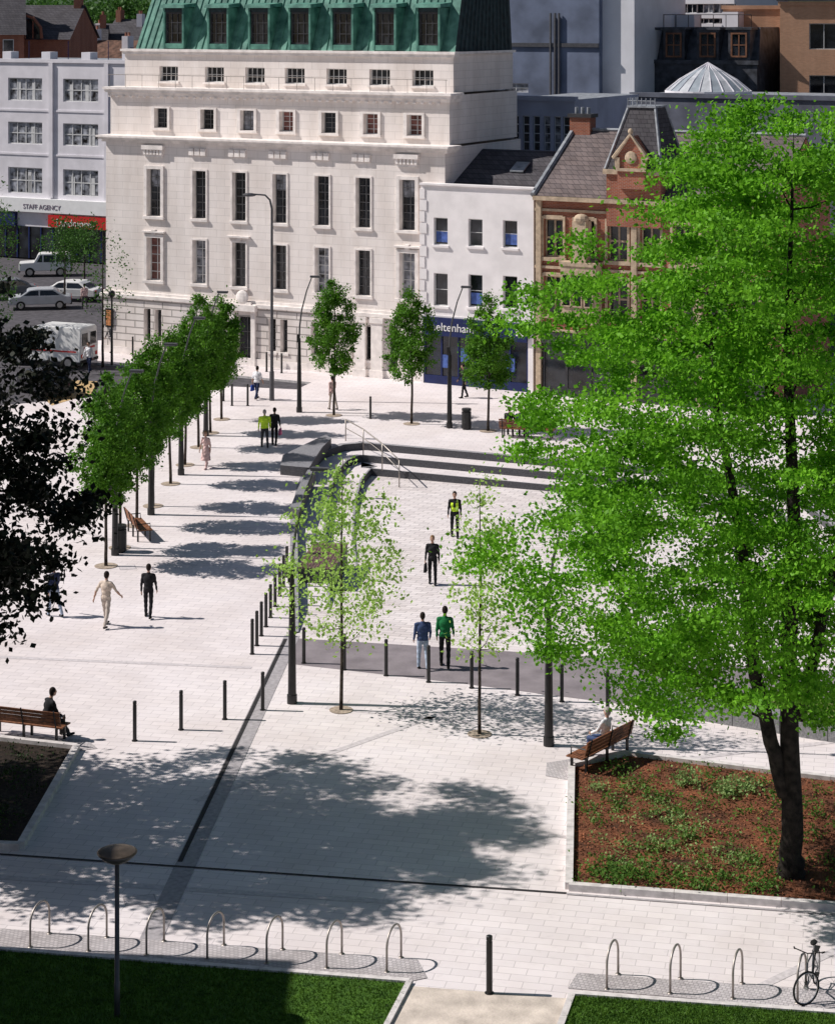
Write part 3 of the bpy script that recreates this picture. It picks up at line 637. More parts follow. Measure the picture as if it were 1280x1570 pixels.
for px in (-70,80,165): mb.box(LF.s(px)-.2,LF.s(px)+.2,-.18,-.003,zc(304),zt-.12,4)
for y in (172,240): mb.box(s0,s1,-.06,-.004,zc(y),zc(y-3),4)
for k in range(5): q=s0+2+k*4.1; mb.box(q,q+.9,3,4,zt,zt+.7,4); mb.tube([(q+2,4,zt),(q+2,4,zt+1.6)],.04,2,4)
mb.build('shopfronts',[SIGNW,REDP,NAVY,GLASS,CREAM],E)
text('Landmores',E,(LF.s(122),-.52,zc(346)),.85,SIGNW,'shop_sign_lettering',ext=.02)
text('STAFF AGENCY',E,(LF.s(70),-.47,zc(322)),.55,mat('grey_lettering',(.2,.15,.2),.6,.1,2),'fascia_lettering')
TOWER_SHADE=mat('tower_shade_render',(.15,.18,.26),.8,.2,.5); ANNEX_SHADE=mat('annex_shade_stone',(.36,.39,.50),.8,.12,.5); PALE=mat('pale_panel',(.72,.72,.76),.8,.06,.5)
def fr(x,Y,a=28): return Frame(((x-640)/3200*Y,Y),a)
A1=fr(778,124); block('stone_annex',A1,778,880,152,10,ANNEX_SHADE,[(178,232)],None,[790,806,822,838,854,868],hw=.22,ncol=1,nrow=4)  # annex stone tinted blue to carry its shade
A2=fr(765,150); E,s0,s1,zt=block('grey_tower_block',A2,700,918,-40,14,TOWER_SHADE,[(128,142)],None,[790],hw=1,z0=0)  # mansard's shadow on the tower painted into its dark wall colour
mb=MB()
for px in (845,852,858): q=A2.s(px); mb.tube([(q,-.15,A2.z(850,150)),(q,-.15,A2.z(850,20))],.08,0,5)
mb.box(s0,s1,-.15,-.002,A2.z(850,72),A2.z(850,66),0); mb.build('pipes',GALV,E)
A3=fr(918,147); block('white_tower_block',A3,918,972,-45,10,PALE)
A3b=fr(905,142); block('dark_link_building',A3b,905,985,150,6,SLATE)
A4=fr(965,175); E,s0,s1,zt=block('glazed_office_block',A4,965,1125,-30,14,PALE,[(-20,-6),(6,20),(28,36)],None,[985,1010,1035,1060,1085,1110],hw=1.0,ncol=2,nrow=1)
A5=fr(965,150); E,s0,s1,zt=block('mansard_block',A5,965,1160,96,10,mat('dark_slate_cladding',(.06,.065,.08),.6,.3,2))
mb=MB(); wi=MB(); z1_=A5.z(1060,42); 
mb.hexa([(s0,.4,zt),(s1,.4,zt),(s1,9,zt),(s0,9,zt)],[(s0+.3,1.6,z1_),(s1-.3,1.6,z1_),(s1-.3,8,z1_),(s0+.3,8,z1_)])
for px in (985,1031,1083,1131):
    q=A5.s(px); za,zb=A5.z(px,88),A5.z(px,50); mb.box(q-.8,q+.8,.2,2.5,za-.2,zb+.2); 
    mb.box(q-.95,q+.95,.05,2.6,zb+.2,zb+.38); win(wi,q-.6,q+.6,za,zb,.1,.08,2,2,1,5,.12,.08)
mb.build('mansard_roof',MATS['dark_slate_cladding'],E); wi.build('dormer_windows',WM+[mat('timber_brown',(.2,.09,.05),.6,.2,4)],E)
mb=MB()
for k in range(9): q=s0+1+k*(s1-s0-2)/8; mb.tube([(q,1.7,z1_),(q,1.7,z1_+.9)],.025,0,4)
mb.tube([(s0+1,1.7,z1_+.9),(s1-1,1.7,z1_+.9)],.025,0,4); mb.box(s0+2,s0+3.4,4,5.5,z1_,z1_+.9,1); mb.box(s1-4,s1-2.8,4,5.5,z1_,z1_+1.1,1); mb.build('roof_railing_and_plant',[BLACK,CREAM],E)
A6=fr(1105,152,18); E,s0,s1,zt=block('orange_brick_building',A6,1108,1200,12,16,OBRICK,[(104,122)],None,[1190],hw=.3)
A6b=fr(1200,146,18); E,s0,s1,zt=block('orange_brick_building',A6b,1195,1420,6,16,OBRICK,[(36,76),(116,150)],None,[1262,1330],hw=1.0,ncol=2,nrow=1)
mb=MB(); mb.box(s0-.2,s1+.2,-.3,.4,zt+.2,zt+.5); mb.build('coping',DFRAME,E)
A7=fr(960,134); E,s0,s1,zt=block('parapet_building',A7,968,1300,149,9,mat('slate_grey_render',(.14,.15,.19),.8,.2,.8))
mb=MB(); q=A7.s(1085,3.5); zr=zt; n=22; Rr=2.7; Hh=1.75
for k in range(n):
    a0,a1=2*math.pi*k/n,2*math.pi*(k+1)/n
    for t0,t1 in ((0,.35),(.35,.7),(.7,1)):
        f=lambda t:(Rr*(1-t)**.85,zr+.25+Hh*t**.9)
        r_0,z_0=f(t0); r_1,z_1=f(min(t1,.995))
        mb.quad((q+r_0*math.cos(a0),3.5+r_0*math.sin(a0),z_0),(q+r_0*math.cos(a1),3.5+r_0*math.sin(a1),z_0),(q+r_1*math.cos(a1),3.5+r_1*math.sin(a1),z_1),(q+r_1*math.cos(a0),3.5+r_1*math.sin(a0),z_1),k%2)
    mb.tube([(q+Rr*math.cos(a0),3.5+Rr*math.sin(a0),zr+.27),(q+Rr*.69*math.cos(a0),3.5+Rr*.69*math.sin(a0),zr+.27+Hh*.39),(q,3.5,zr+.3+Hh)],.045,2,4)
mb.tube([(q,3.5,zr),(q,3.5,zr+.25)],Rr+.1,2,24)
mb.build('glass_dome',[mat('dome_glass',(.30,.34,.38),.3,.1,2),mat('dome_glass_pale',(.48,.50,.53),.3,.1,2),CREAM],E)
A8=fr(905,138); block('low_flat_building',A8,880,965,196,6,MATS['slate_grey_render'])
def house(mb,X,Y,w,dp,he,hr,rot,wmi=0,rmi=1,wins=True,chim=True):
    c,s=math.cos(rot),math.sin(rot)
    T=lambda x,y,z:(X+x*c-y*s,Y+x*s+y*c,z)
    w2=w/2
    for a,b in (((-w2,0),(w2,0)),((w2,0),(w2,dp)),((w2,dp),(-w2,dp)),((-w2,dp),(-w2,0))): mb.quad(T(*a,0),T(*b,0),T(*b,he),T(*a,he),wmi)
    mb.quad(T(-w2-.2,-.4,he-.1),T(w2+.2,-.4,he-.1),T(w2+.2,dp/2,hr),T(-w2-.2,dp/2,hr),rmi); mb.quad(T(w2+.2,dp+.4,he-.1),T(-w2-.2,dp+.4,he-.1),T(-w2-.2,dp/2,hr),T(w2+.2,dp/2,hr),rmi)
    mb.poly([T(w2,0,he),T(w2,dp,he),T(w2,dp/2,hr-.1)],wmi); mb.poly([T(-w2,dp,he),T(-w2,0,he),T(-w2,dp/2,hr-.1)],wmi)
    if chim:
        for xx in (-w2+.5,w2-.5):
            p=[T(xx-.35,dp/2-.6,hr-1),T(xx+.35,dp/2-.6,hr-1),T(xx+.35,dp/2+.6,hr-1),T(xx-.35,dp/2+.6,hr-1)]
            mb.hexa(p,[(a,b,hr+1.2) for a,b,_ in p],wmi)
            for k in (-.3,.3): mb.tube([T(xx,dp/2+k,hr+1.2),T(xx,dp/2+k,hr+1.6)],.13,0,6)
    if wins:
        n=max(1,int(w/2.6))
        for fl in range(1,int(he/3)+1):
            for k in range(n):
                x=-w2+(k+.5)*w/n; z=fl*3-1.9
                mb.quad(T(x-.45,-.02,z),T(x+.45,-.02,z),T(x+.45,-.02,z+1.3),T(x-.45,-.02,z+1.3),2)
                mb.quad(T(x-.52,-.012,z-.1),T(x+.52,-.012,z-.1),T(x+.52,-.012,z+1.37),T(x-.52,-.012,z+1.37),3)
HM=[BRICK,SLATE,GLASS,FRAME,CREAM,mat('roof_tile',(.13,.07,.05),.9,.3,2)]
mb=MB()
for (px,Y,w,he,hr,rt) in ((30,205,10,17.5,20.8,-.1),(-60,200,12,18,22,.2)): house(mb,(px-640)/3200*Y,Y,w,11,he,hr,rt)
xx,Y=(40-640)/3200*204.5,204.6
mb.build('brick_house',HM)
mb=MB(); mb.tube([(xx-1.6,Y-.3,17.5),(xx-1.5,Y-.3,18.6),(xx-.8,Y-.3,19.5),(xx,Y-.3,19.8),(xx+.8,Y-.3,19.5),(xx+1.5,Y-.3,18.6),(xx+1.6,Y-.3,17.5)],.16,0,6)
mb.poly([(xx-1.5,Y-.28,17.5),(xx+1.5,Y-.28,17.5),(xx+1.4,Y-.28,18.6),(xx+.7,Y-.28,19.4),(xx-.7,Y-.28,19.4),(xx-1.4,Y-.28,18.6)],1)
for k in (-.75,0,.75): mb.box(xx+k-.05,xx+k+.05,Y-.34,Y-.29,17.5,19.2,0)
mb.build('arched_window',[BRICK,GLASS])
mb=MB(); random.seed(5)
for (px,Y,w,he,hr,rt) in ((110,215,9,13.5,16.4,-.4),(165,225,11,13,17.0,-.5),(195,240,12,13.5,17.6,-.3),(95,240,10,15.5,18.6,.1),(150,255,9,15.5,18.7,-.2),(205,270,9,16,19.2,-.3)):
    house(mb,(px-640)/3200*Y,Y,w,9,he,hr,rt,random.choice((0,0,4)),random.choice((1,5)))
for k in range(260):
    Y=random.uniform(290,900); X=random.uniform(-.32,.32)*Y; he=random.uniform(7,13)+(Y-290)*.013; house(mb,X,Y,random.uniform(8,18),9,he,he+random.uniform(2.5,4),random.uniform(-.5,.5),random.choice((0,0,4)),random.choice((1,5)),Y<450,Y<500)
mb.build('distant_town',HM)
mb=MB(); nx=60
xs=np.linspace(-1700,1700,nx); ys=[950,1300,1700,2400,3400]; hz=[-.1,30,60,110,120]
vv=[(x,y,h*(1+.25*math.sin(x*.004+j)+.1*math.sin(x*.017))) for j,(y,h) in enumerate(zip(ys,hz)) for x in xs]
mb.add(vv,[(j*nx+i,j*nx+i+1,(j+1)*nx+i+1,(j+1)*nx+i) for j in range(4) for i in range(nx-1)])
mb.build('hill',mat('hillside_woods',(.05,.09,.04),.95,.4,.01,col2=(.025,.05,.025)),smooth=True)
Cs=[]
rng=np.random.default_rng(9)
for k in range(60):
    Y=random.uniform(300,420); X=(random.uniform(60,240)-640)/3200*Y if k<30 else random.uniform(-.3,.3)*Y; h=random.uniform(19.5,22.5) if k<30 else random.uniform(9,14)
    for q in range(9):
        c=np.array([X+rng.normal(0,2),Y+rng.normal(0,2),h-2.5+rng.normal(0,1.3)]); Cs.append(c+rng.normal(0,1.1,(70,3)))
mesh_quads('distant_trees',leaves(np.concatenate(Cs),.7),4,LBG)
# unseen building added left of the view, shaped to shade the lawn
E=empty('unseen_shade_building'); wm=MB(); wi=MB()
x1,x0,y0,y1=-17.6,-34,24,45.35; H=14.6
HON=brickmat('honey_stone',(.42,.36,.27),(.36,.30,.22),(.28,.24,.19),.7,.3,.015)
wm.box(x0,x1,y0,y1,0,H,0); 
for k in range(5): yb=y0+2+k*3.9; wm.box(x1,x1+.7,yb-.35,yb+.35,0,9,0); wi.box(x1,x1+.05,yb+1.2,yb+2.7,3,9.5,0)
rf=MB(); rf.add([(x0-.3,y0,H),(x1+.0,y0,H),(x1+.0,y1,H),(x0-.3,y1,H),((x0+x1)/2,y0,H+3),((x0+x1)/2,y1,H+3)],[(0,4,5,3),(1,2,5,4),(0,1,4),(2,3,5)]); 
wm.build('walls',HON,E); wi.build('windows',GLASS,E); rf.build('roof',SLATE,E)

# ---------------------------------------------------------------- street furniture
def bollard(px,py,h=1.1,r=.055):
    X,Y=g(px,py); mb=MB()
    mb.tube([(0,0,-.02),(0,0,.02),(0,0,.021),(0,0,h-.12),(0,0,h-.118),(0,0,h-.09),(0,0,h-.088),(0,0,h-.01),(0,0,h)],[r*1.5,r*1.5,r,r,r*.85,r*.85,r,r,r*.8],0,12)
    mb.build('bollard',BLACK,None,(X,Y,0),smooth=False)
bl=[(207,1136),(278,1119),(345,1103),(403,1089),(387,1003),(394,990),(401,975),(408,961),(415,947),(422,930),(429,914),(435,900),(440,885),
 (466,1017),(528,1027),(592,1036),(657,1046),(723,1055),(793,1066),(861,1076),(931,1088),(1003,1098),(568,642),(404,560),(417,566),(432,572),(343,615),(356,622),(204,545),(380,622),(409,570)]
for p in bl: bollard(*p)
bollard(750,1523,1.18,.065)
def lamp(px,py,h=6.8,lean=.65):
    X,Y=g(px,py); mb=MB(); k=h/6.8
    mb.tube([(0,0,0),(0,0,.25),(0,0,.26),(0,0,2.0),(.0,0,3.7*k)],[.15,.15,.125,.105,.07],0,12)
    mb.tube([(0,0,3.7*k),(.02,0,4.3*k),(.12*lean/.65,0,5.1*k),(.38*lean/.65,0,6.1*k),(lean,0,h)],[.045,.042,.038,.032,.028],1,8)
    mb.box(lean-.08,lean+.42,-.11,.11,h-.03,h+.06,1); mb.box(lean-.02,lean+.38,-.08,.08,h-.045,h-.03,2)
    mb.box(-.12,.02,-.05,.05,3.5*k,3.9*k,0)
    mb.build('street_lamp',[BLACK,GALV,SIGNW],None,(X,Y,0),R(-10))
for p in ((448,1078),(841,1143),(459,632),(689,656),(177,851),(232,789),(278,728),(316,668)): lamp(*p)
X,Y=g(417,614); mb=MB()
mb.tube([(0,0,0),(0,0,1.5),(0,0,1.52),(0,0,9.9),(-.1,0,10.35),(-.35,0,10.6),(-.9,-.05,10.65)],[.13,.12,.085,.06,.05,.045,.04],0,10); mb.ell((-1.15,-.05,10.62),(.36,.14,.1),0)
mb.build('street_lamp',GALV,None,(X,Y,0))
X,Y=g(172,560); mb=MB(); mb.tube([(0,0,0),(0,0,3.9)],[.08,.05],0,8); mb.ell((0,0,4.05),(.2,.2,.22)); mb.build('street_lamp',BLACK,None,(X,Y,0))
X,Y=g(180,1560); mb=MB()
mb.tube([(0,0,0),(0,0,.7),(0,0,.71),(0,0,3.05)],[.06,.06,.05,.045],0,12)
mb.tube([(0,0,3.05),(0,0,3.09),(0,0,3.16),(0,0,3.27),(0,0,3.30)],[.05,.14,.27,.39,.40],0,28); mb.tube([(0,0,3.30),(0,0,3.32),(0,0,3.345),(0,0,3.36)],[.40,.36,.22,.05],1,28)
mb.build('bowl_street_lamp',[GALV,mat('lamp_cap_bronze',(.13,.10,.075),.45,.2,4,metal=.4)],None,(X,Y,0),smooth=True)
def hoop(px,py):
    X,Y=g(px,py); mb=MB(); w=.72; h=.88; pts=[(0,0,0),(0,0,h-.36)]
    for k in range(1,12): a=math.pi*k/12; pts.append((w/2-w/2*math.cos(a),0,h-.36+.36*math.sin(a)))
    pts+= [(w,0,h-.36),(w,0,0)]; mb.tube(pts,.024,0,10)
    for x in (0,w): mb.tube([(x,0,.012),(x,0,.022)],.06,0,10)
    return mb.build('cycle_hoop',STEEL,None,(X,Y,0),R(66),smooth=True)
for p in ((47,1453),(136,1459),(225,1465),(318,1471),(409,1478),(501,1485),(593,1491),(930,1517),(1027,1524),(1123,1532),(1222,1539)): hoop(*p).scale=(1,1,.95)
def bicycle(px,py,rot):
    X,Y=g(px,py); E=empty('bicycle',(X,Y,0),rot); rw=.34
    def wheel(name,x,y,turn):
        mb=MB(); n=28; c,s=math.cos(turn),math.sin(turn)
        P=lambda r,a,o=0:(x+r*math.cos(a)*c-o*s, y+r*math.cos(a)*s+o*c, rw+r*math.sin(a))
        mb.tube([P(rw-.015,2*math.pi*k/n) for k in range(n)],.019,0,6,closed=True)
        mb.tube([P(rw-.04,2*math.pi*k/n) for k in range(n)],.009,1,5,closed=True)
        for k in range(16): a=2*math.pi*k/16; mb.tube([P(.02,a+.6,.03*(-1)**k),P(rw-.04,a)],.003,1,3)
        mb.tube([P(0,0,-.05),P(0,0,.05)],.025,1,8); mb.build(name,[RUBBER,SILVER],E)
    st=R(-38)
    wheel('rear_wheel',.52,0,0); wheel('front_wheel',-.52,0,st)
    mb=MB(); bb=(.08,0,.29); sc=(.22,0,.78); hd=(-.38,0,.80); hl=(-.42,0,.66)
    for a,b,r in ((bb,sc,.017),(sc,hd,.017),(bb,hl,.02),(bb,(.52,.04,rw),.011),(bb,(.52,-.04,rw),.011),((.21,0,.74),(.52,.04,rw),.009),((.21,0,.74),(.52,-.04,rw),.009),(hd,hl,.02)): mb.tube([a,b],r,0,7)
    for o in (-.045,.045): mb.tube([hl,(-.45-o*math.sin(st),o*math.cos(st),.55),(-.52-o*math.sin(st),o*math.cos(st),rw)],.011,0,6)
    mb.build('frame',mat('bicycle_frame_paint',(.04,.05,.06),.35,.2,4),E)
    mb=MB(); mb.tube([sc,(.245,0,.92)],.013,1,7); mb.ell((.25,0,.95),(.14,.07,.035),0); mb.tube([hd,(-.37,0,.98)],.013,1,7)
    mb.tube([(-.26,-.30,1.0),(-.36,-.22,1.03),(-.37,0,.98),(-.36,.22,1.03),(-.26,.30,1.0)],.012,0,7); mb.tube([(-.2,-.31,.99),(-.3,-.28,1.01)],.017,0,7); mb.tube([(-.2,.31,.99),(-.3,.28,1.01)],.017,0,7)
    mb.tube([(.08,.06,.29),(.16,.08,.14)],.01,1,5); mb.box(.1,.22,.08,.16,.12,.145,0); mb.tube([(.08,-.06,.29),(0,-.08,.43)],.01,1,5); mb.box(-.06,.06,-.16,-.08,.42,.445,0)
    n=18; mb.tube([(.08+.09*math.cos(2*math.pi*k/n),.045,.29+.09*math.sin(2*math.pi*k/n)) for k in range(n)],.006,1,4,closed=True)
    mb.tube([(.38,.0,.70),(.6,0,.70)],.01,0,5); mb.box(.36,.66,-.06,.06,.705,.72,0)
    mb.build('saddle_handlebar_and_cranks',[RUBBER,SILVER],E)
bicycle(1243,1524,R(68))
def bench(X,Y,rot,L=2.2,name='park_bench'):
    E=empty(name,(X,Y,0),rot); mb=MB(); lg=MB()
    for k in range(6): y=-.16+k*.088; mb.box(-L/2,L/2,y,y+.07,.43-.004*abs(k-2),.465-.004*abs(k-2))
    for k in range(4):
        y=-.215-.028*k; z=.52+k*.105; mb.hexa([(-L/2,y-.02,z),(L/2,y-.02,z),(L/2,y+.02,z),(-L/2,y+.02,z)],[(-L/2,y-.045,z+.085),(L/2,y-.045,z+.085),(L/2,y-.005,z+.085),(-L/2,y-.005,z+.085)])
    for x in (-L/2+.15,0,L/2-.15):
        lg.box(x-.03,x+.03,.24,.30,0,.43); lg.box(x-.03,x+.03,-.22,-.16,0,.43); lg.box(x-.028,x+.028,-.2,.34,.395,.428)
        lg.tube([(x,-.22,.42),(x,-.37,.96)],.022,0,6)
        if x: lg.tube([(x,-.27,.66),(x,.28,.66),(x,.29,.43)],.02,0,6)
    mb.build('seat_and_backrest_slats',WOOD,E); lg.build('legs_and_armrests',BLACK,E); return E
brX,brY=(g(886,1188)[0]+g(955,1152)[0])/2,(g(886,1188)[1]+g(955,1152)[1])/2
brot=math.atan2(g(955,1152)[1]-g(886,1188)[1],g(955,1152)[0]-g(886,1188)[0])
bench(brX,brY,brot,2.3)
blX,blY=-10.75,57.55; bench(blX,blY,R(-18),2.3)
X,Y=g(212,822); bench(X,Y,R(-70),2.0)
bpX,bpY=g(808,672); bench(bpX,bpY,R(-14),2.6)
X,Y=g(492,868); E=empty('slatted_platform_bench',(X,Y,-.3),R(-6)); mb=MB(); 
for k in range(13): mb.box(-.66+k*.103,-.66+k*.103+.088,-1.2,2.4,.50,.54)
mb.build('slats',mat('weathered_dark_wood',(.16,.10,.09),.7,.3,8),E); mb=MB(); mb.box(-.64,.64,-1.15,2.35,-.6,.495); mb.build('granite_base',GRANITE_AND_SHADE,E)
def bin_(px,py,h=.95,w=.22):
    X,Y=g(px,py); mb=MB(); mb.tube([(0,0,0),(0,0,.06),(0,0,.061),(0,0,h-.16),(0,0,h-.159),(0,0,h-.1),(0,0,h-.099),(0,0,h)],[w*.8,w*.8,w,w,w*.7,w*.7,w*1.03,w*.98],0,16); mb.build('litter_bin',BLACK,None,(X,Y,0))
bin_(715,658,1.0,.23); bin_(184,846,1.0,.26)
mb=MB(); pts=[(530,676,0),(557,688,-.1),(586,702,-.36),(612,716,-.70)]; top=[]
for (a,b,z) in pts: X,Y=g(a,b); top.append((X,Y,z+1.0)); mb.tube([(X,Y,z-.2),(X,Y,z+1.0)],.028,0,7)
mb.tube(top,.03,0,8); mb.tube([(a,b,c-.4) for a,b,c in top],.02,0,6); mb.build('handrail',STEEL,smooth=True)

# ---------------------------------------------------------------- vehicles
def car(name,px,py,rot,L=4.2,W=1.72,H=1.42,paint=None,kind='car'):
    X,Y=g(px,py); E=empty(name,(X,Y,-.12),rot); mb=MB()
    if kind=='car': prof=[(-L/2,.35),(-L/2,.75),(-L/2+.25,.88),(-L/2+.75,.93),(-L/2+1.35,H-.06),(-L/2+1.9,H),(L/2-1.2,H),(L/2-.45,.95),(L/2-.05,.88),(L/2,.4)]
    elif kind=='jeep': prof=[(-L/2,.45),(-L/2,1.05),(-L/2+1.1,1.12),(-L/2+1.45,H-.04),(-L/2+1.7,H),(L/2-.12,H),(L/2-.02,1.1),(L/2,.45)]
    else: prof=[(-L/2,.35),(-L/2,.9),(-L/2+.35,1.15),(-L/2+.9,1.3),(-L/2+1.55,H-.15),(-L/2+2.0,H),(L/2-.1,H),(L/2,H-.12),(L/2,.4)]
    n=len(prof); vs=[]
    for sgn in (-1,1):
        for (x,z) in prof:
            tm=.0 if z<1.0 else .12*(z-1.0)/(H-1.0+.01)+.0
            vs.append((x,sgn*(W/2-tm),z))
    mb.add(vs,[tuple(range(n)),tuple(range(2*n-1,n-1,-1))]+[(i,n+i,n+(i+1)%n,(i+1)%n) for i in range(n)],0)
    body=mb.build('body',paint or CARW,E); bv=body.modifiers.new('bevel','BEVEL'); bv.width=.06; bv.segments=2; bv.limit_method='ANGLE'
    gl=MB(); 
    def side(poly,sg):
        P=[(x,sg*(W/2-(.12*(max(z,1.0)-1.0)/(H-1.0+.01))+.008),z) for x,z in poly]; gl.poly(P if sg<0 else P[::-1],0)
    for sg in (-1,1):
        if kind=='car':
            side([(-L/2+1.0,.98),(-.1,.98),(-.1,H-.1),(-L/2+1.5,H-.1)],sg); side([(.0,.98),(L/2-.75,.98),(L/2-1.25,H-.1),(0,H-.1)],sg)
        elif kind=='jeep':
            side([(-L/2+1.35,1.12),(-.2,1.12),(-.2,H-.12),(-L/2+1.6,H-.12)],sg); side([(-.1,1.12),(.75,1.12),(.75,H-.12),(-.1,H-.12)],sg); side([(.85,1.12),(L/2-.2,1.12),(L/2-.25,H-.12),(.85,H-.12)],sg)
        else:
            side([(-L/2+1.1,1.35),(-L/2+2.2,1.35),(-L/2+2.2,H-.25),(-L/2+1.65,H-.25)],sg)
    def cross(x0,z0,x1,z1,w,off=.012):
        dx,dz=x1-x0,z1-z0; l=math.hypot(dx,dz); nx,nz=-dz/l*off,dx/l*off
        gl.quad((x0+nx,-w,z0+nz),(x1+nx,-w+.05,z1+nz),(x1+nx,w-.05,z1+nz),(x0+nx,w,z0+nz),0)
    if kind=='car': cross(-L/2+.8,.97,-L/2+1.32,H-.1,W/2-.12); cross(L/2-1.15,H-.06,L/2-.5,1.0,W/2-.16)
    elif kind=='jeep': cross(-L/2+1.14,1.18,-L/2+1.42,H-.12,W/2-.12); gl.quad((L/2+.005,-.6,1.15),(L/2+.01,.6,1.15),(L/2-.09,.55,H-.12),(L/2-.09,-.55,H-.12),0)
    else:
        cross(-L/2+.93,1.36,-L/2+1.5,H-.25,W/2-.12)
        for sg in (-1,1): gl.quad((L/2+.012,sg*.45-.32,1.3),(L/2+.012,sg*.45+.32,1.3),(L/2+.012,sg*.45+.3,H-.35),(L/2+.012,sg*.45-.3,H-.35),0)
    gl.build('windows',GLASS,E)
    wh=MB(); r=.31 if kind=='car' else .36
    for x in (-L/2+.82,L/2-.78):
        for sg in (-1,1):
            wh.tube([(x,sg*(W/2-.2),r),(x,sg*(W/2+.015),r)],r,0,18); wh.tube([(x,sg*(W/2+.016),r),(x,sg*(W/2+.03),r)],r*.6,1,14)
    wh.box(-L/2-.05,-L/2+.1,-W/2+.03,W/2-.03,.36,.52,0); wh.box(L/2-.1,L/2+.05,-W/2+.03,W/2-.03,.36,.52,0)
    for sg in (-1,1): wh.box(L/2,L/2+.03,sg*(W/2-.2)-.1,sg*(W/2-.2)+.1,.65,.85,2); wh.box(-L/2-.03,-L/2,sg*(W/2-.28)-.14,sg*(W/2-.28)+.14,.62,.76,1)
    wh.build('wheels_bumpers_and_lights',[RUBBER,SILVER,REDP],E); return E
car('parked_jeep',70,420,R(8),3.9,1.7,1.75,None,'jeep')
car('parked_car',110,458,R(-14),4.2)
car('parked_car',62,470,R(10),4.2,1.7,1.4,mat('silver_car_paint',(.4,.42,.45),.3,.05,2,spec=.5))
car('parked_car',10,455,R(20),4.2,1.7,1.4,mat('grey_car_paint',(.12,.13,.15),.3,.05,2,spec=.5))
E=car('white_van',80,556,R(-22),4.9,1.95,2.35,None,'van')
mb=MB(); mb.box(2.45+.014,2.465+.014,-.55,-.12,1.1,1.2,0); mb.box(2.464,2.48,.1,.6,1.1,1.2,0); mb.box(-.8,2.2,-.99,-.978,.95,1.03,0); mb.build('red_markings',REDP,E)
car('parked_car',70,602,R(-60),4.2,1.7,1.4,mat('black_car_paint',(.02,.02,.025),.25,.05,2,spec=.6))
sheet('sand_patch',[g(60,605),g(95,582),g(150,585),g(140,604),g(80,622)],.006,mat('sand_ground',(.52,.36,.18),.9,.15,3))

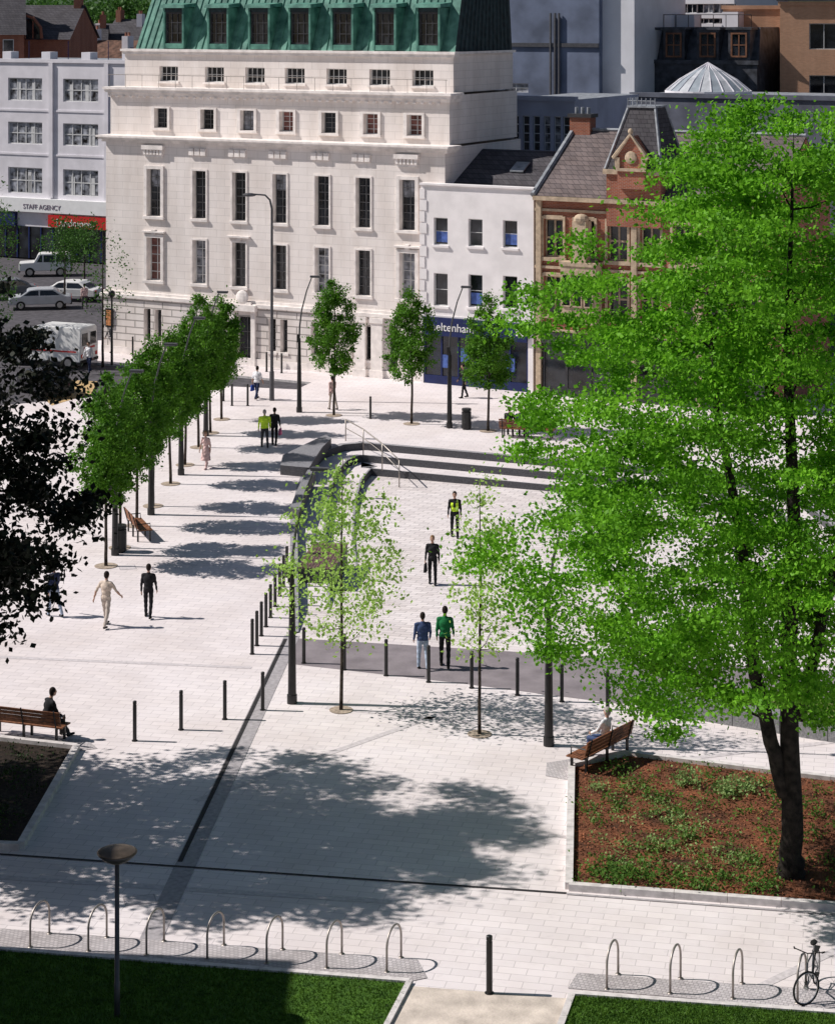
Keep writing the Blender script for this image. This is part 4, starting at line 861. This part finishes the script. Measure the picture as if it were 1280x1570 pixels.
# ---------------------------------------------------------------- people
SKIN=mat('skin',(.45,.27,.2),.6,.08,10)
def cloth(n,c): return mat('cloth_'+n,c,.9,.18,9)
def person(name,px,py,face,h=1.75,la=20,ra=-18,lk=5,rk=18,lsw=-15,rsw=18,leb=15,reb=15,lean=3,top='black',legs='black',hair='hair_dark',skin=None,shoe='shoe',seat=None,abd=8,pos=None,vest=False,turn=0,skirt=None,slim=1.0,sleeve=True,z=0.0,bag=None):
    mats=[CL[top],CL[legs],skin or SKIN,CL[hair],CL[shoe],CL['hivis']]
    prim=[] ; mb=MB()
    def cap(p0,p1,r0,r1,tag,n=10):
        p0,p1=Vector(p0),Vector(p1); dv=(p1-p0); L=dv.length; t=dv/L if L>1e-6 else Vector((0,0,1))
        pts=[];rs=[]
        for a in (-80,-50,-20): pts.append(p0+t*r0*math.sin(R(a))); rs.append(r0*math.cos(R(a)))
        for a in (20,50,80): pts.append(p1+t*r1*math.sin(R(a))); rs.append(r1*math.cos(R(a)))
        mb.tube(pts,rs,0,n); prim.append(('c',np.array(p0),np.array(p1),r0,r1,tag))
    def el(c,r,tag):
        mb.ell(c,r,0,14,9); prim.append(('e',np.array(c),np.array(r),None,None,tag))
    P=Vector((0,0,0)); l=R(lean); U=Vector((0,math.sin(l),math.cos(l))); s=slim
    el(P+Vector((0,0,.02)),(.17*s,.12,.12),1); el(P+U*.16,(.165*s,.115,.16),0); el(P+U*.32,(.19*s,.13,.19),0)
    cap(P+U*.455+Vector((-.145*s,0,0)),P+U*.455+Vector((.145*s,0,0)),.07,.07,0); cap(P+U*.44,P+U*.58,.062,.052,2)
    cap(P+U*.40,P+U*.505,.09,.068,0)
    hc=P+U*.70+Vector((0,.02,0)); T=R(turn)
    def hd(x,y,z_): return hc+Vector((x*math.cos(T)-y*math.sin(T),x*math.sin(T)+y*math.cos(T),z_))
    el(hc,(.078,.096,.116),2); el(hd(0,.03,-.07),(.05,.055,.045),2); el(hd(0,.098,-.012),(.014,.02,.024),2)
    for sx in (-1,1): el(hd(sx*.08,-.005,-.01),(.012,.02,.03),2)
    el(hd(0,-.018,.03),(.087,.096,.106),3); el(hd(0,-.045,-.02),(.078,.065,.078),3)
    feet=[]; dirv=lambda a,x=0:Vector((math.sin(R(x)),math.sin(R(a))*math.cos(R(x)),-math.cos(R(a))*math.cos(R(x))))
    for sx,a,k in ((-1,la,lk),(1,ra,rk)):
        hp=P+Vector((sx*.088,0,-.03)); kn=hp+dirv(a,sx*3)*.43; an=kn+dirv(a-k,sx*1)*.42
        cap(hp,kn,.096*s,.070,1); cap(kn,an,.070,.056,1); ft=R(max(-60,min(25,(a-k)*.5)))
        f0=an+Vector((0,-.035,-.045)); f1=an+Vector((0,.15*math.cos(ft),-.05+.15*math.sin(ft)*.6)); cap(f0,f1,.044,.038,4); feet.append(min(f0.z,f1.z)-.04)
    if skirt: 
        mb.tube([P+Vector((0,0,.1)),P+Vector((0,0,-.1)),P+Vector((0,.02,-.55))],[.13,.18,.24],0,14); prim.append(('c',np.array(P),np.array((0,.0,-.5)),.17,.24,1))
    hands=[]
    for sx,a,e in ((-1,lsw,leb),(1,rsw,reb)):
        sh=P+U*.45+Vector((sx*.19*s,0,0)); el_=sh+dirv(a,sx*abd)*.285; wr=el_+dirv(a+e,sx*(abd-6 if seat is None else -12))*.245
        cap(sh,el_,.060,.048,0); cap(el_,wr,.047,.037 if sleeve else .03,0 if sleeve else 2); dh=(wr-el_).normalized(); pa=wr+dh*.075
        cap(wr,pa,.026,.03,2); hands.append((wr,pa,dh,sx))
    tmp=mb.build('tmp',[SKIN]); rm=tmp.modifiers.new('r','REMESH'); rm.mode='VOXEL'; rm.voxel_size=.017; sm=tmp.modifiers.new('s','SMOOTH'); sm.iterations=3; sm.factor=.5
    dg=bpy.context.evaluated_depsgraph_get(); me=bpy.data.meshes.new_from_object(tmp.evaluated_get(dg)); bpy.data.objects.remove(tmp)
    nv=len(me.vertices); co_=np.empty(nv*3,dtype=np.float32); me.vertices.foreach_get('co',co_); co_=co_.reshape(-1,3)
    amp=.006; co_=co_+ (amp*np.sin(co_[:,2:3]*38+co_[:,0:1]*25)*np.array([[.6,1,0]])*(co_[:,2:3]<.5)).astype(np.float32)
    nf=len(me.polygons); cen=np.empty(nf*3,dtype=np.float32); me.polygons.foreach_get('center',cen); cen=cen.reshape(-1,3)
    best=np.full(nf,1e9); tag=np.zeros(nf,dtype=np.int32)
    for q in prim:
        if q[0]=='c':
            ab=q[2]-q[1]; t=np.clip(((cen-q[1])@ab)/(ab@ab+1e-9),0,1); dd=np.linalg.norm(cen-(q[1]+t[:,None]*ab),axis=1)-(q[3]*(1-t)+q[4]*t)
        else: dd=(np.linalg.norm((cen-q[1])/q[2],axis=1)-1)*q[2].min()
        if q[5]==3: dd=dd-.002
        u=dd<best; best[u]=dd[u]; tag[u]=q[5]
    along=cen@np.array(U)
    tag[(tag==1)&(along>(-.05 if not skirt else .08))&(np.abs(cen[:,0])<.25)&(seat is None)]=0
    T_=np.array([-math.sin(T),math.cos(T)]); rel=cen-np.array(hc); fr_=rel[:,:2]@T_
    tag[(tag==3)&(fr_>.045)&(rel[:,2]<.06)]=2
    if vest: 
        m=(tag==0)&(np.abs(cen[:,0])<.15)&(along>.06)&(along<.40)&((np.abs(cen[:,0])>.05)|(along<.22)); tag[m]=5
    fs=[tuple(p.vertices) for p in me.polygons]; out=MB(); out.v=[tuple(c) for c in co_]; out.f=fs; out.m=[int(t) for t in tag]
    for wr,pa,dh,sx in hands:
        side=dh.cross(Vector((1,0,0))); 
        if side.length<.1: side=Vector((0,1,0))
        side.normalize(); inn=Vector((-sx,0,0))
        for i,(o,ln) in enumerate(((-.028,.062),(-.01,.075),(.009,.07),(.027,.055))):
            b=pa+side*o+dh*.01; k1=b+dh*ln*.5+inn*.006; e=k1+dh*ln*.45+inn*.018; out.tube([b,k1,e],[.0095,.009,.007],2,6)
        b=wr+dh*.03-side*.025; out.tube([b,b-side*.025+dh*.03,b-side*.03+dh*.055],[.011,.010,.008],2,6)
    for sx in (-1,1):
        out.ell(hd(sx*.03,.09,.012),(.011,.008,.008),4,8,5)
    out.ell(hd(0,.092,-.052),(.02,.006,.005),4,8,5)
    if bag: 
        wr=hands[1][0] if bag[1]>0 else hands[0][0]; out.hexa([(wr.x-.05,wr.y-.16,wr.z-.42),(wr.x+.05,wr.y-.16,wr.z-.42),(wr.x+.05,wr.y+.16,wr.z-.42),(wr.x-.05,wr.y+.16,wr.z-.42)],[(wr.x-.03,wr.y-.13,wr.z-.12),(wr.x+.03,wr.y-.13,wr.z-.12),(wr.x+.03,wr.y+.13,wr.z-.12),(wr.x-.03,wr.y+.13,wr.z-.12)],6)
        out.tube([(wr.x,wr.y-.1,wr.z-.13),(wr.x,wr.y,wr.z-.06),(wr.x,wr.y+.1,wr.z-.13)],.008,6,5); mats.append(CL[bag[0]])
    k=h/1.75; zoff=(seat+.115)/k if seat is not None else -min(feet)
    if seat is not None: zoff=max(zoff,-min(feet))
    X,Y=pos if pos else g(px,py)
    o=out.build(name,mats,None,(X,Y,z+zoff*k),R(face),smooth=True); o.scale=(k,k,k); return o
CL={'black':cloth('black',(.015,.015,.018)),'beige':cloth('beige',(.60,.50,.42)),'tan':cloth('tan',(.52,.45,.40)),'white':cloth('white',(.75,.75,.78)),'navy':cloth('navy',(.02,.03,.08)),
 'denim':cloth('denim',(.05,.08,.18)),'jeans':cloth('jeans',(.42,.50,.64)),'green':cloth('green',(.01,.16,.05)),'dgrey':cloth('dark_grey',(.05,.05,.055)),'pink':cloth('pink',(.66,.46,.44)),'hivis':cloth('hivis',(.60,.95,.05)),
 'hair_dark':cloth('dark_hair',(.02,.013,.01)),'hair_grey':cloth('grey_hair',(.35,.32,.3)),'hair_fair':cloth('fair_hair',(.25,.15,.07)),'shoe':cloth('shoes',(.02,.018,.016)),'blue':cloth('blue_bag',(.03,.08,.4)),'pinkbag':cloth('pink_bag',(.7,.15,.3))}
person('pedestrian',163,961,-20,1.80,18,-14,4,16,-25,22,20,20,3,'beige','tan',abd=22,sleeve=False)
person('pedestrian',228,947,-8,1.75,10,-10,3,12,-8,10,12,12,2,'black','black')
person('worker_in_high_visibility_jacket',406,686,10,1.72,12,-10,3,14,-5,5,20,20,3,'hivis','dgrey',hair='hair_grey',slim=1.2)
person('pedestrian',421,683,-12,1.72,8,-8,3,10,-5,8,14,14,2,'black','black',bag=('pinkbag',1))
person('pedestrian',316,718,160,1.65,18,-18,4,18,-14,14,15,15,3,'pink','pink',hair='hair_fair',slim=.85,skirt=True,shoe='pink',sleeve=False)
person('pedestrian',394,612,-25,1.72,20,-16,4,20,-15,15,15,15,4,'white','navy',bag=('blue',-1),sleeve=False)
def on_floor(px,py):
    Y=g(px,py)[1]
    for _ in range(6): z=-.55*(Y-66.5)/7.6 if Y<74.1 else -.55-.38*(Y-74)/20; Y=FPX*(CH-z)/(py-HY)
    return ((px-640)*Y/FPX,Y),z
p_,z_=on_floor(697,824); person('pedestrian',0,0,175,1.80,8,-8,2,10,-4,6,25,25,2,'black','black',vest=True,pos=p_,z=z_)
p_,z_=on_floor(663,896); person('pedestrian',0,0,170,1.74,6,-6,2,8,-4,6,12,12,2,'black','black',hair='hair_fair',bag=('black',1),pos=p_,z=z_)
person('pedestrian',648,1026,8,1.70,8,-10,3,12,-4,5,35,35,2,'denim','jeans',hair='hair_dark',slim=1.12)
person('pedestrian',682,1023,-5,1.84,12,-12,3,16,-8,8,25,30,2,'green','black',hair='hair_dark',bag=None)
person('pedestrian',711,610,100,1.72,10,-10,3,10,top='black',legs='black')
person('pedestrian',137,572,150,1.72,10,-14,3,14,top='white',legs='navy'); person('pedestrian',130,474,20,1.70,10,-14,3,14,top='pink',legs='dgrey')
person('pedestrian',510,628,30,1.68,10,-14,3,14,top='pink',legs='tan',slim=.9); person('pedestrian',84,945,40,1.72,14,-14,3,14,top='navy',legs='jeans')
person('pedestrian',171,540,150,1.7,10,-14,3,14,top='dgrey',legs='navy')
def on_bench(bx,by,rot,off,**kw):
    c,s=math.cos(rot),math.sin(rot); yl=.05
    X=bx+off*c-yl*s; Y=by+off*s+yl*c
    return person('seated_person',0,0,math.degrees(rot)+kw.pop('tw',0),pos=(X,Y),seat=.46,**kw)
on_bench(brX,brY,brot,.25,la=82,ra=78,lk=85,rk=70,lsw=32,rsw=30,leb=30,reb=30,lean=-8,top='white',legs='denim',hair='hair_grey',abd=4)
on_bench(blX,blY,R(-18),.55,tw=-35,la=84,ra=78,lk=70,rk=50,lsw=22,rsw=20,leb=30,reb=30,lean=16,top='black',legs='dgrey',hair='hair_dark',abd=6,h=1.8)
on_bench(bpX,bpY,R(-14),-.9,la=82,ra=80,lk=85,rk=85,lsw=25,rsw=25,leb=30,reb=30,lean=18,top='black',legs='black'); on_bench(bpX,bpY,R(-14),-.35,la=82,ra=80,lk=85,rk=85,lsw=25,rsw=25,leb=30,reb=30,lean=5,top='navy',legs='black')
